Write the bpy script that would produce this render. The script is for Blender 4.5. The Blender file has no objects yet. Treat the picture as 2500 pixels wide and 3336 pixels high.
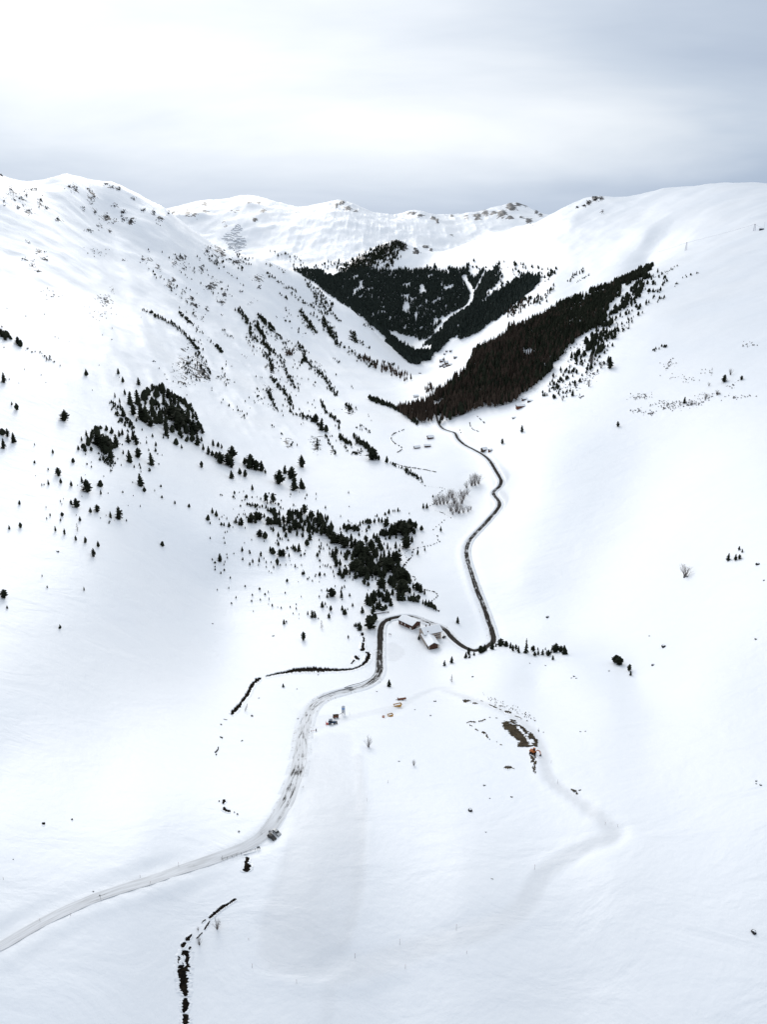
import bpy, math, random
import numpy as np
R = math.radians
scene = bpy.context.scene
col = scene.collection
rng = np.random.default_rng(7)
random.seed(7)

# ------------------------------------------------------------------ camera
CAM_Z = 320.0
PITCH = R(18.9)
FPX = 2539.0            # focal length in pixels of the 2500 x 3336 photograph
camd = bpy.data.cameras.new('camera')
camd.sensor_fit = 'VERTICAL'
camd.sensor_height = 24.0
camd.lens = 24.0 * FPX / 3336.0
camd.clip_start = 1.0
camd.clip_end = 60000.0
cam = bpy.data.objects.new('camera', camd)
cam.location = (0, 0, CAM_Z)
cam.rotation_euler = (math.pi / 2 - PITCH, 0, 0)
col.objects.link(cam)
scene.camera = cam

# ------------------------------------------------------------------ sky and sun
SUN_AZ = R(-17)
SUN_EL = R(25)
world = bpy.data.worlds.new('World')
scene.world = world
world.use_nodes = True
wn = world.node_tree.nodes
wl = world.node_tree.links
wn.clear()
def N(t, **kw):
    n = wn.new(t)
    for k, v in kw.items():
        setattr(n, k, v)
    return n
def wmath(op, a, b=None, clamp=False):
    n = N('ShaderNodeMath', operation=op, use_clamp=clamp)
    for i, v in enumerate((a, b)):
        if v is None:
            continue
        if isinstance(v, (int, float)):
            n.inputs[i].default_value = v
        else:
            wl.new(v, n.inputs[i])
    return n.outputs[0]
sky = N('ShaderNodeTexSky', sky_type='NISHITA')
sky.sun_disc = False
sky.sun_elevation = SUN_EL
sky.sun_rotation = SUN_AZ
sky.altitude = 1900
bg1 = N('ShaderNodeBackground')
bg1.inputs['Strength'].default_value = 0.09
wl.new(sky.outputs[0], bg1.inputs['Color'])
tc = N('ShaderNodeTexCoord')
nrm = N('ShaderNodeVectorMath', operation='NORMALIZE')
wl.new(tc.outputs['Generated'], nrm.inputs[0])
sep = N('ShaderNodeSeparateXYZ')
wl.new(nrm.outputs[0], sep.inputs[0])
zz = wmath("ADD", wmath("MAXIMUM", sep.outputs["Z"], 0.0), 0.22)
cmb = N('ShaderNodeCombineXYZ')
wl.new(wmath('DIVIDE', sep.outputs['X'], zz), cmb.inputs[0])
wl.new(wmath('DIVIDE', sep.outputs['Y'], zz), cmb.inputs[1])
CLOUD_A, CLOUD_B = (30.3, 9.8, 0), (11.4, 31.9, 0)
def cloud(scale, detail, rough, loc, dist=0.3):
    mp = N('ShaderNodeMapping')
    mp.inputs['Location'].default_value = loc
    mp.inputs['Rotation'].default_value = (0, 0, R(-12))
    mp.inputs['Scale'].default_value = (scale * 0.62, scale, scale)
    wl.new(cmb.outputs[0], mp.inputs[0])
    n = N('ShaderNodeTexNoise')
    n.inputs['Scale'].default_value = 1.0
    n.inputs['Detail'].default_value = detail
    n.inputs['Roughness'].default_value = rough
    n.inputs['Distortion'].default_value = dist
    wl.new(mp.outputs[0], n.inputs['Vector'])
    return n.outputs['Fac']
c1 = cloud(0.34, 5, 0.5, CLOUD_A)
c2 = cloud(0.95, 6, 0.55, CLOUD_B)
sunv = (math.sin(SUN_AZ) * math.cos(SUN_EL), math.cos(SUN_AZ) * math.cos(SUN_EL), math.sin(SUN_EL))
dt = N('ShaderNodeVectorMath', operation='DOT_PRODUCT')
wl.new(nrm.outputs[0], dt.inputs[0])
dt.inputs[1].default_value = sunv
glow = wmath('POWER', wmath('MAXIMUM', dt.outputs['Value'], 0.0), 9.0)
dens = wmath('ADD', wmath('MULTIPLY', c1, 0.65), wmath('MULTIPLY', c2, 0.35))
ramp = N('ShaderNodeValToRGB')
wl.new(dens, ramp.inputs[0])
cr = ramp.color_ramp
cr.elements[0].position = 0.36
cr.elements[0].color = (0.195, 0.242, 0.325, 1)
cr.elements[1].position = 0.62
cr.elements[1].color = (0.49, 0.515, 0.545, 1)
e = cr.elements.new(0.49)
e.color = (0.31, 0.355, 0.42, 1)
gl = N('ShaderNodeMixRGB', blend_type='ADD')
gl.inputs[0].default_value = 1.0
# the deck is seen edge-on and thicker towards the horizon
hz = N('ShaderNodeMapRange', interpolation_type='SMOOTHSTEP')
wl.new(sep.outputs['Z'], hz.inputs[0])
hz.inputs[1].default_value = 0.02; hz.inputs[2].default_value = 0.13; hz.inputs[3].default_value = 0.0; hz.inputs[4].default_value = 1.0
hzc = N('ShaderNodeMixRGB')
hzc.inputs[1].default_value = (0.60, 0.665, 0.78, 1)
hzc.inputs[2].default_value = (1, 1, 1, 1)
wl.new(hz.outputs[0], hzc.inputs[0])
dk = N('ShaderNodeMixRGB', blend_type='MULTIPLY')
dk.inputs[0].default_value = 1.0
wl.new(ramp.outputs[0], dk.inputs[1])
wl.new(hzc.outputs[0], dk.inputs[2])
wl.new(dk.outputs[0], gl.inputs[1])
gcol = N('ShaderNodeMixRGB', blend_type='MULTIPLY')
gcol.inputs[0].default_value = 1.0
gcol.inputs[1].default_value = (0.22, 0.208, 0.185, 1)
wl.new(glow, gcol.inputs[2])
wl.new(gcol.outputs[0], gl.inputs[2])
bg2 = N('ShaderNodeBackground')
bg2.inputs['Strength'].default_value = 1.0
wl.new(gl.outputs[0], bg2.inputs['Color'])
mixs = N('ShaderNodeMixShader')
mixs.inputs[0].default_value = 0.97          # cloud cover
wl.new(bg1.outputs[0], mixs.inputs[1])
wl.new(bg2.outputs[0], mixs.inputs[2])
wout = N('ShaderNodeOutputWorld')
wl.new(mixs.outputs[0], wout.inputs[0])

sund = bpy.data.lights.new('sun', 'SUN')
sund.energy = 0.75
sund.angle = R(30)
sund.color = (1.0, 0.965, 0.92)
sun = bpy.data.objects.new('sun', sund)
sun.rotation_euler = (math.pi / 2 - SUN_EL, 0, math.pi - SUN_AZ)
sun.location = (-300, 300, 900)
col.objects.link(sun)

vs = scene.view_settings
vs.view_transform = 'Standard'
vs.look = 'None'
vs.gamma = 1.0
vs.use_curve_mapping = False
vs.exposure = 0.80
scene.cycles.max_bounces = 5
scene.cycles.diffuse_bounces = 3
# ================================================================== materials
MATS = {}
def nodemat(name):
    m = bpy.data.materials.new(name)
    m.use_nodes = True
    nt = m.node_tree
    b = nt.nodes['Principled BSDF']
    MATS[name] = m
    return m, nt, b
def nd(nt, t, **kw):
    n_ = nt.nodes.new(t)
    for k, v in kw.items():
        setattr(n_, k, v)
    return n_
def noise(nt, scale, detail=4, rough=0.55, vec=None, dist=0.0):
    n_ = nd(nt, 'ShaderNodeTexNoise')
    n_.inputs['Scale'].default_value = scale
    n_.inputs['Detail'].default_value = detail
    n_.inputs['Roughness'].default_value = rough
    n_.inputs['Distortion'].default_value = dist
    if vec is not None:
        nt.links.new(vec, n_.inputs['Vector'])
    return n_.outputs['Fac']
def mixc(nt, fac, a, b, mode='MIX'):
    n_ = nd(nt, 'ShaderNodeMixRGB', blend_type=mode)
    for i, v in ((0, fac), (1, a), (2, b)):
        if isinstance(v, (int, float)):
            n_.inputs[i].default_value = v
        elif isinstance(v, tuple):
            n_.inputs[i].default_value = (v + (1,))[:4]
        else:
            nt.links.new(v, n_.inputs[i])
    return n_.outputs[0]
def mth(nt, op, a, b=None, c=None, clamp=False):
    n_ = nd(nt, 'ShaderNodeMath', operation=op, use_clamp=clamp)
    for i, v in enumerate((a, b, c)):
        if v is None: continue
        if isinstance(v, (int, float)): n_.inputs[i].default_value = v
        else: nt.links.new(v, n_.inputs[i])
    return n_.outputs[0]
def rampf(nt, f, lo, hi):
    n_ = nd(nt, 'ShaderNodeMapRange', interpolation_type='SMOOTHSTEP')
    nt.links.new(f, n_.inputs[0])
    n_.inputs[1].default_value = lo; n_.inputs[2].default_value = hi
    return n_.outputs[0]
def attr(nt, name):
    return nd(nt, 'ShaderNodeAttribute', attribute_name=name).outputs['Fac']
def bump(nt, b, h, strength, dist):
    n_ = nd(nt, 'ShaderNodeBump')
    n_.inputs['Strength'].default_value = strength
    n_.inputs['Distance'].default_value = dist
    nt.links.new(h, n_.inputs['Height'])
    nt.links.new(n_.outputs[0], b.inputs['Normal'])
def simple(name, c, rough=0.7, var=0.25, scale=2.0, metal=0.0, spec=0.12, stretch=None):
    m, nt, b = nodemat(name)
    tcn = nd(nt, 'ShaderNodeTexCoord')
    v = tcn.outputs['Object']
    if stretch:
        mp = nd(nt, 'ShaderNodeMapping'); mp.inputs['Scale'].default_value = stretch
        nt.links.new(v, mp.inputs[0]); v = mp.outputs[0]
    f = noise(nt, scale, 5, 0.6, v)
    dark = tuple(k * (1 - var) for k in c); lite = tuple(min(1, k * (1 + var)) for k in c)
    nt.links.new(mixc(nt, rampf(nt, f, 0.3, 0.7), dark, lite), b.inputs['Base Color'])
    b.inputs['Roughness'].default_value = rough
    b.inputs['Metallic'].default_value = metal
    b.inputs['Specular IOR Level'].default_value = spec
    return m

SNOW_C = (0.86, 0.885, 0.915)
def snow_mat():
    m, nt, b = nodemat('snow')
    geo = nd(nt, 'ShaderNodeNewGeometry')
    pos = geo.outputs['Position']
    big = noise(nt, 0.006, 4, 0.5, pos)
    fine = noise(nt, 0.22, 6, 0.62, pos)
    mp = nd(nt, 'ShaderNodeMapping'); mp.inputs['Scale'].default_value = (0.5, 1.0, 1.0); mp.inputs['Rotation'].default_value = (0, 0, R(35))
    nt.links.new(pos, mp.inputs[0])
    drift = noise(nt, 0.045, 5, 0.55, mp.outputs[0], 0.6)
    c = mixc(nt, rampf(nt, big, 0.3, 0.7), (0.845, 0.873, 0.91), (0.885, 0.90, 0.92))
    # compacted, dirty snow where it is driven or groomed
    dirt = attr(nt, 'dirt')
    dn = mth(nt, 'MULTIPLY', dirt, mth(nt, 'ADD', mth(nt, 'MULTIPLY', fine, 0.7), 0.65), clamp=True)
    c = mixc(nt, dn, c, (0.50, 0.505, 0.515))
    # bare rock: breaks up into ledges and blocks
    rk = attr(nt, 'rock')
    mp2 = nd(nt, 'ShaderNodeMapping'); mp2.inputs['Scale'].default_value = (1.0, 1.0, 0.55)
    nt.links.new(pos, mp2.inputs[0])
    far = attr(nt, 'far')
    n1 = noise(nt, 0.06, 3, 0.6, mp2.outputs[0], 0.5)
    n2 = noise(nt, 0.016, 4, 0.62, mp2.outputs[0], 0.5)
    nn = mth(nt, 'ADD', mth(nt, 'MULTIPLY', n1, mth(nt, 'SUBTRACT', 1.0, far)), mth(nt, 'MULTIPLY', n2, far))
    mask = rampf(nt, mth(nt, 'SUBTRACT', mth(nt, 'ADD', nn, mth(nt, 'MULTIPLY', rk, 0.42)), 0.0), 0.67, 0.70)
    mask = mth(nt, 'MULTIPLY', mask, rampf(nt, rk, 0.02, 0.15))
    rc = mixc(nt, n1, (0.014, 0.014, 0.017), (0.045, 0.043, 0.046))
    c = mixc(nt, mask, c, rc)
    nt.links.new(c, b.inputs['Base Color'])
    b.inputs['Roughness'].default_value = 0.48          # snow scatters strongly forward
    b.inputs['IOR'].default_value = 1.31
    b.inputs['Specular IOR Level'].default_value = 1.0
    h = mth(nt, 'ADD', mth(nt, 'MULTIPLY', drift, 1.0), mth(nt, 'MULTIPLY', fine, 0.25))
    bump(nt, b, h, 0.6, 1.8)
    return m
snow_mat()
def loose_snow():
    m, nt, b = nodemat('loose_snow')
    geo = nd(nt, 'ShaderNodeNewGeometry')
    f = noise(nt, 0.9, 6, 0.65, geo.outputs['Position'])
    nt.links.new(mixc(nt, rampf(nt, f, 0.3, 0.75), (0.84, 0.86, 0.885), (0.90, 0.91, 0.925)), b.inputs['Base Color'])
    b.inputs['Roughness'].default_value = 0.5
    b.inputs['Specular IOR Level'].default_value = 1.0
    bump(nt, b, f, 0.5, 0.35)
loose_snow()
def water_mat():
    m, nt, b = nodemat('stream_water')
    geo = nd(nt, 'ShaderNodeNewGeometry')
    f = noise(nt, 0.8, 5, 0.6, geo.outputs['Position'])
    nt.links.new(mixc(nt, rampf(nt, f, 0.35, 0.7), (0.007, 0.0065, 0.006), (0.024, 0.019, 0.013)), b.inputs['Base Color'])
    b.inputs['Roughness'].default_value = 0.9
    b.inputs['Specular IOR Level'].default_value = 0.0
    bump(nt, b, f, 0.4, 0.2)
water_mat()
def road_mat():
    m, nt, b = nodemat('road_surface')
    uv = nd(nt, 'ShaderNodeUVMap').outputs[0]
    sp = nd(nt, 'ShaderNodeSeparateXYZ'); nt.links.new(uv, sp.inputs[0])
    mp = nd(nt, 'ShaderNodeMapping'); mp.inputs['Scale'].default_value = (2.6, 0.035, 1)
    nt.links.new(uv, mp.inputs[0])
    streak = noise(nt, 2.0, 6, 0.62, mp.outputs[0])
    geo = nd(nt, 'ShaderNodeNewGeometry')
    blot = noise(nt, 0.16, 5, 0.6, geo.outputs['Position'])
    wet = attr(nt, 'wet')
    # wheel tracks: two dark bands about the middle of each lane
    x = mth(nt, 'ABSOLUTE', mth(nt, 'SUBTRACT', sp.outputs['X'], 0.5))
    edge = rampf(nt, x, 0.30, 0.5)
    v = mth(nt, 'ADD', mth(nt, 'MULTIPLY', streak, 1.15), mth(nt, 'MULTIPLY', blot, 0.55))
    v = mth(nt, 'SUBTRACT', v, mth(nt, 'MULTIPLY', edge, 0.34))
    v = mth(nt, 'ADD', v, mth(nt, 'MULTIPLY', wet, 0.50))
    dark = rampf(nt, v, 0.96, 1.22)
    grit = noise(nt, 1.5, 6, 0.7, geo.outputs['Position'])
    packed = mixc(nt, rampf(nt, streak, 0.3, 0.75), (0.80, 0.81, 0.825), (0.60, 0.60, 0.60))
    asphalt = mixc(nt, grit, (0.014, 0.013, 0.012), (0.060, 0.052, 0.044))
    nt.links.new(mixc(nt, dark, packed, asphalt), b.inputs['Base Color'])
    b.inputs['Roughness'].default_value = 0.9
    b.inputs['Specular IOR Level'].default_value = 0.03
    bump(nt, b, streak, 0.3, 0.15)
road_mat()
def bank_mat():
    m, nt, b = nodemat('ploughed_snow')
    geo = nd(nt, 'ShaderNodeNewGeometry')
    f = noise(nt, 0.7, 6, 0.66, geo.outputs['Position'])
    g = noise(nt, 0.1, 4, 0.6, geo.outputs['Position'])
    c = mixc(nt, rampf(nt, mth(nt, 'MULTIPLY', f, mth(nt, 'ADD', g, 0.5)), 0.52, 0.78), (0.82, 0.84, 0.865), (0.40, 0.385, 0.365))
    nt.links.new(c, b.inputs['Base Color'])
    b.inputs['Roughness'].default_value = 0.7
    bump(nt, b, f, 0.7, 0.5)
bank_mat()
def soil_mat():
    m, nt, b = nodemat('bare_soil')
    geo = nd(nt, 'ShaderNodeNewGeometry')
    f = noise(nt, 0.55, 7, 0.68, geo.outputs['Position'])
    g = noise(nt, 2.4, 5, 0.7, geo.outputs['Position'])
    c = mixc(nt, rampf(nt, f, 0.35, 0.65), (0.030, 0.024, 0.016), (0.085, 0.066, 0.040))
    c = mixc(nt, rampf(nt, mth(nt, 'MULTIPLY', g, f), 0.36, 0.5), c, (0.13, 0.11, 0.08))
    nt.links.new(c, b.inputs['Base Color'])
    b.inputs['Roughness'].default_value = 0.95
    b.inputs['Specular IOR Level'].default_value = 0.1
    bump(nt, b, f, 0.9, 0.8)
soil_mat()
def leaf_mat(name, a, c):
    m, nt, b = nodemat(name)
    oi = nd(nt, 'ShaderNodeObjectInfo')
    geo = nd(nt, 'ShaderNodeNewGeometry')
    f = noise(nt, 0.9, 4, 0.6, geo.outputs['Position'])
    g = noise(nt, 0.035, 2, 0.5, geo.outputs['Position'])
    fac = mth(nt, 'ADD', mth(nt, 'MULTIPLY', f, 0.6), mth(nt, 'MULTIPLY', g, 0.6))
    cc = mixc(nt, rampf(nt, fac, 0.35, 0.8), a, c)
    nt.links.new(cc, b.inputs['Base Color'])
    b.inputs['Roughness'].default_value = 0.9
    b.inputs['Specular IOR Level'].default_value = 0.05
leaf_mat('conifer_needles', (0.012, 0.015, 0.010), (0.028, 0.032, 0.020))
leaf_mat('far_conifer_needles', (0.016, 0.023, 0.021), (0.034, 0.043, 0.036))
leaf_mat('larch_twigs', (0.024, 0.018, 0.014), (0.075, 0.054, 0.041))
leaf_mat('bare_twigs', (0.13, 0.115, 0.105), (0.24, 0.215, 0.20))
simple('bark', (0.055, 0.042, 0.033), 0.9, 0.3, 3.0)
simple('rock', (0.075, 0.072, 0.07), 0.9, 0.45, 0.6)
simple('dark_rock', (0.024, 0.023, 0.024), 0.9, 0.4, 0.6)
simple('brown_timber', (0.075, 0.036, 0.026), 0.85, 0.4, 1.2, stretch=(3, 3, 0.3))
simple('grey_timber', (0.10, 0.075, 0.055), 0.9, 0.4, 1.0, stretch=(3, 3, 0.4))
simple('red_timber', (0.15, 0.055, 0.032), 0.85, 0.35, 1.0, stretch=(0.4, 0.4, 3))
simple('plaster', (0.44, 0.37, 0.31), 0.9, 0.12, 0.8)
simple('whitewash', (0.62, 0.58, 0.54), 0.9, 0.12, 0.8)
simple('stone_base', (0.30, 0.28, 0.26), 0.9, 0.25, 1.5)
simple('shutter_wood', (0.10, 0.045, 0.032), 0.8, 0.2, 2.0)
simple('window_glass', (0.03, 0.035, 0.04), 0.15, 0.1, 1.0, spec=0.5)
simple('dark_opening', (0.012, 0.011, 0.010), 0.9, 0.1, 1.0)
simple('brick_chimney', (0.16, 0.11, 0.09), 0.9, 0.25, 2.0)
simple('steel', (0.33, 0.34, 0.36), 0.45, 0.15, 2.0, metal=0.6)
simple('dark_steel', (0.07, 0.075, 0.085), 0.5, 0.2, 2.0, metal=0.5)
simple('pale_steel', (0.34, 0.34, 0.40), 0.5, 0.1, 2.0, metal=0.3)
simple('silo_grey', (0.47, 0.49, 0.52), 0.5, 0.12, 1.0)
simple('blue_paint', (0.015, 0.055, 0.12), 0.4, 0.2, 2.0, spec=0.5)
simple('light_blue_paint', (0.10, 0.26, 0.55), 0.4, 0.15, 2.0, spec=0.5)
simple('yellow_paint', (0.48, 0.24, 0.025), 0.55, 0.25, 1.0, spec=0.4)
simple('orange_paint', (0.42, 0.11, 0.015), 0.5, 0.25, 1.0, spec=0.4)
simple('rust', (0.16, 0.065, 0.04), 0.85, 0.4, 1.5)
simple('red_paint', (0.45, 0.05, 0.03), 0.5, 0.15, 2.0)
simple('white_paint', (0.75, 0.75, 0.74), 0.4, 0.05, 2.0)
simple('tyre', (0.016, 0.016, 0.017), 0.9, 0.2, 4.0)
simple('rim', (0.30, 0.31, 0.32), 0.4, 0.1, 4.0, metal=0.7)
simple('car_dark', (0.035, 0.033, 0.030), 0.4, 0.1, 2.0, spec=0.25)
simple('car_pale', (0.40, 0.41, 0.41), 0.3, 0.06, 2.0, spec=0.6)
simple('car_glass', (0.012, 0.014, 0.016), 0.12, 0.1, 1.0, spec=0.6)
simple('lamp_red', (0.40, 0.02, 0.015), 0.3, 0.1, 2.0)
simple('lamp_clear', (0.7, 0.7, 0.68), 0.2, 0.05, 2.0)
simple('black_cloth', (0.018, 0.018, 0.021), 0.95, 0.2, 4.0)
simple('blue_cloth', (0.025, 0.030, 0.050), 0.95, 0.2, 4.0)
simple('skin', (0.42, 0.25, 0.18), 0.6, 0.1, 4.0)
simple('concrete', (0.30, 0.29, 0.28), 0.9, 0.2, 1.0)

# ================================================================== objects
def tag(o, label=None, cat=None, group=None, kind=None):
    if label: o['label'] = label
    if cat: o['category'] = cat
    if group: o['group'] = group
    if kind: o['kind'] = kind
    return o
def mesh_np(name, verts, faces, mat=None, smooth=False):
    """faces: (m,3) or (m,4) array"""
    me = bpy.data.meshes.new(name)
    verts = np.asarray(verts, np.float32); faces = np.asarray(faces, np.int32)
    k = faces.shape[1]
    me.vertices.add(len(verts)); me.vertices.foreach_set('co', verts.ravel())
    me.loops.add(faces.size); me.loops.foreach_set('vertex_index', faces.ravel())
    me.polygons.add(len(faces))
    me.polygons.foreach_set('loop_start', np.arange(len(faces), dtype=np.int32) * k)
    me.update(calc_edges=True)
    if smooth:
        me.polygons.foreach_set('use_smooth', np.ones(len(faces), bool))
    if mat: me.materials.append(MATS[mat])
    return me
def link(name, me, parent=None, loc=None, rz=None):
    o = bpy.data.objects.new(name, me)
    col.objects.link(o)
    if parent is not None: o.parent = parent
    if loc is not None: o.location = loc
    if rz is not None: o.rotation_euler = (0, 0, rz)
    return o
def empty(name, loc, rz=0.0):
    o = bpy.data.objects.new(name, None)
    o.empty_display_size = 0.5
    col.objects.link(o)
    o.location = loc; o.rotation_euler = (0, 0, rz)
    return o
class MB:
    """collects shapes; build() links them as one mesh object"""
    def __init__(s): s.v = []; s.f = []
    def add(s, vs_, fs):
        o = len(s.v)
        s.v += [tuple(map(float, p)) for p in vs_]
        s.f += [tuple(o + i for i in f) for f in fs]
        return s
    def box(s, x0, x1, y0, y1, z0, z1, taper=0.0):
        t = taper
        return s.add([(x0, y0, z0), (x1, y0, z0), (x1, y1, z0), (x0, y1, z0), (x0 + t, y0 + t, z1), (x1 - t, y0 + t, z1), (x1 - t, y1 - t, z1), (x0 + t, y1 - t, z1)],
                     [(0, 3, 2, 1), (4, 5, 6, 7), (0, 1, 5, 4), (1, 2, 6, 5), (2, 3, 7, 6), (3, 0, 4, 7)])
    def tube(s, pts, rad, k=6):
        pts = [np.array(p, float) for p in pts]
        rad = rad if isinstance(rad, (list, tuple)) else [rad] * len(pts)
        rings = []
        for i, p in enumerate(pts):
            d = pts[min(i + 1, len(pts) - 1)] - pts[max(i - 1, 0)]
            d = d / (np.linalg.norm(d) + 1e-9)
            a = np.cross(d, (0, 0, 1.0)) if abs(d[2]) < 0.9 else np.cross(d, (1.0, 0, 0))
            a /= np.linalg.norm(a); b = np.cross(d, a)
            rings.append([p + rad[i] * (math.cos(t) * a + math.sin(t) * b) for t in [2 * math.pi * j / k for j in range(k)]])
        vs_ = [q for r in rings for q in r]
        fs = []
        for i in range(len(pts) - 1):
            for j in range(k):
                fs.append((i * k + j, i * k + (j + 1) % k, (i + 1) * k + (j + 1) % k, (i + 1) * k + j))
        fs.append(tuple(range(k))[::-1]); fs.append(tuple((len(pts) - 1) * k + j for j in range(k)))
        return s.add(vs_, fs)
    def prism(s, poly, axis, a, b):
        """poly: 2-D outline swept along axis ('x','y','z') from a to b"""
        def pt(p, t):
            return {'x': (t, p[0], p[1]), 'y': (p[0], t, p[1]), 'z': (p[0], p[1], t)}[axis]
        k = len(poly)
        vs_ = [pt(p, a) for p in poly] + [pt(p, b) for p in poly]
        fs = [tuple(range(k)), tuple(range(2 * k - 1, k - 1, -1))]
        fs += [(j, j + k, (j + 1) % k + k, (j + 1) % k) for j in range(k)]
        return s.add(vs_, fs)
    def lathe(s, prof, k=12, c=(0, 0)):
        vs_ = [(c[0] + r * math.cos(2 * math.pi * j / k), c[1] + r * math.sin(2 * math.pi * j / k), z) for r, z in prof for j in range(k)]
        fs = []
        for i in range(len(prof) - 1):
            for j in range(k):
                fs.append((i * k + j, i * k + (j + 1) % k, (i + 1) * k + (j + 1) % k, (i + 1) * k + j))
        fs.append(tuple(range(k))[::-1]); fs.append(tuple((len(prof) - 1) * k + j for j in range(k)))
        return s.add(vs_, fs)
    def mesh(s, name, mat, smooth=False):
        me = bpy.data.meshes.new(name)
        me.from_pydata(s.v, [], s.f); me.update()
        import bmesh
        bm = bmesh.new(); bm.from_mesh(me); bmesh.ops.recalc_face_normals(bm, faces=bm.faces); bm.to_mesh(me); bm.free()
        if smooth:
            for p in me.polygons: p.use_smooth = True
        me.materials.append(MATS[mat])
        return me
    def build(s, name, mat, parent=None, smooth=False, bevel=0.0):
        o = link(name, s.mesh(name, mat, smooth), parent)
        if bevel:
            m = o.modifiers.new('bevel', 'BEVEL'); m.width = bevel; m.segments = 2; m.limit_method = 'ANGLE'
        return o
def copy_tree(o, parent=None):
    c = o.copy(); col.objects.link(c); c.parent = parent
    for ch in list(o.children): copy_tree(ch, c)
    return c
# ================================================================== terrain
SP, CP = math.sin(PITCH), math.cos(PITCH)
def ray(u, v):
    """direction of a photograph pixel; forward component is 1"""
    a = (np.asarray(u, float) - 1250.0) / FPX
    b = (1668.0 - np.asarray(v, float)) / FPX
    return np.stack([a, CP + SP * b, -SP + CP * b], -1)
def pd(u, v, d):
    r = ray(u, v) * d
    return (r[0], r[1], r[2] + CAM_Z)
def pz(u, v, z):
    r = ray(u, v)
    return pd(u, v, (z - CAM_Z) / r[2])
CTRL = []
for u, v, z in [  # valley floor and the gentle ground near it: height known, save the nearest rows
    (-400, 3336, 83), (600, 3336, 62), (1250, 3336, 63), (1900, 3336, 69), (2900, 3336, 91),  # lowered for shade: near ground tilts away from the sun, darkening the foreground
    (-300, 2900, 93), (450, 2900, 78), (1000, 2900, 76), (1500, 2900, 77), (2000, 2900, 84), (2700, 2900, 101),  # slightly lowered too, to carry that darkening tilt
    (0, 2720, 88), (450, 2720, 78), (880, 2720, 75), (1400, 2720, 74), (2000, 2720, 84), (2600, 2700, 104),
    (0, 2500, 84), (350, 2480, 68), (650, 2450, 57), (1000, 2450, 60), (1400, 2450, 62), (1738, 2450, 68), (2100, 2450, 80), (2500, 2400, 101),
    (0, 2200, 92), (350, 2220, 62), (700, 2300, 36), (900, 2300, 37), (1250, 2300, 42), (1600, 2300, 50), (2000, 2300, 71),
    (1000, 2170, 14), (1250, 2150, 11), (1400, 2118, 3.5), (1430, 2165, 10), (1330, 2185, 15), (1240, 2060, 3), (1400, 2060, 2), (1300, 2000, 0),
    (1490, 2142, 13), (1600, 2116, 26), (1700, 2118, 34), (1850, 2130, 44), (2010, 2160, 56), (2080, 2225, 64), (1750, 2230, 44), (1480, 2240, 30),
    (1470, 2075, 3), (1540, 2095, 3), (1620, 2085, 3), (1700, 2070, 9), (1850, 2070, 22), (2000, 2080, 42), (2250, 2150, 85), (2500, 2150, 105),
    (700, 2100, 12), (700, 1900, 11), (1000, 1900, 2), (1250, 1850, -5), (1400, 1900, -4), (1560, 1900, 0),
    (1000, 1700, 3), (1250, 1700, -6), (1480, 1700, -4), (1620, 1600, 4), (1700, 1900, 13), (1700, 1700, 22),
    (1000, 1550, 1), (1250, 1550, -6), (1480, 1550, -4), (1700, 1550, 32), (1000, 1400, 0), (1250, 1400, -10), (1400, 1400, -6), (1560, 1450, 6),
    (1700, 1400, 40), (1200, 1300, -18), (1330, 1290, -26)]:
    CTRL.append(pz(u, v, z))
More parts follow.
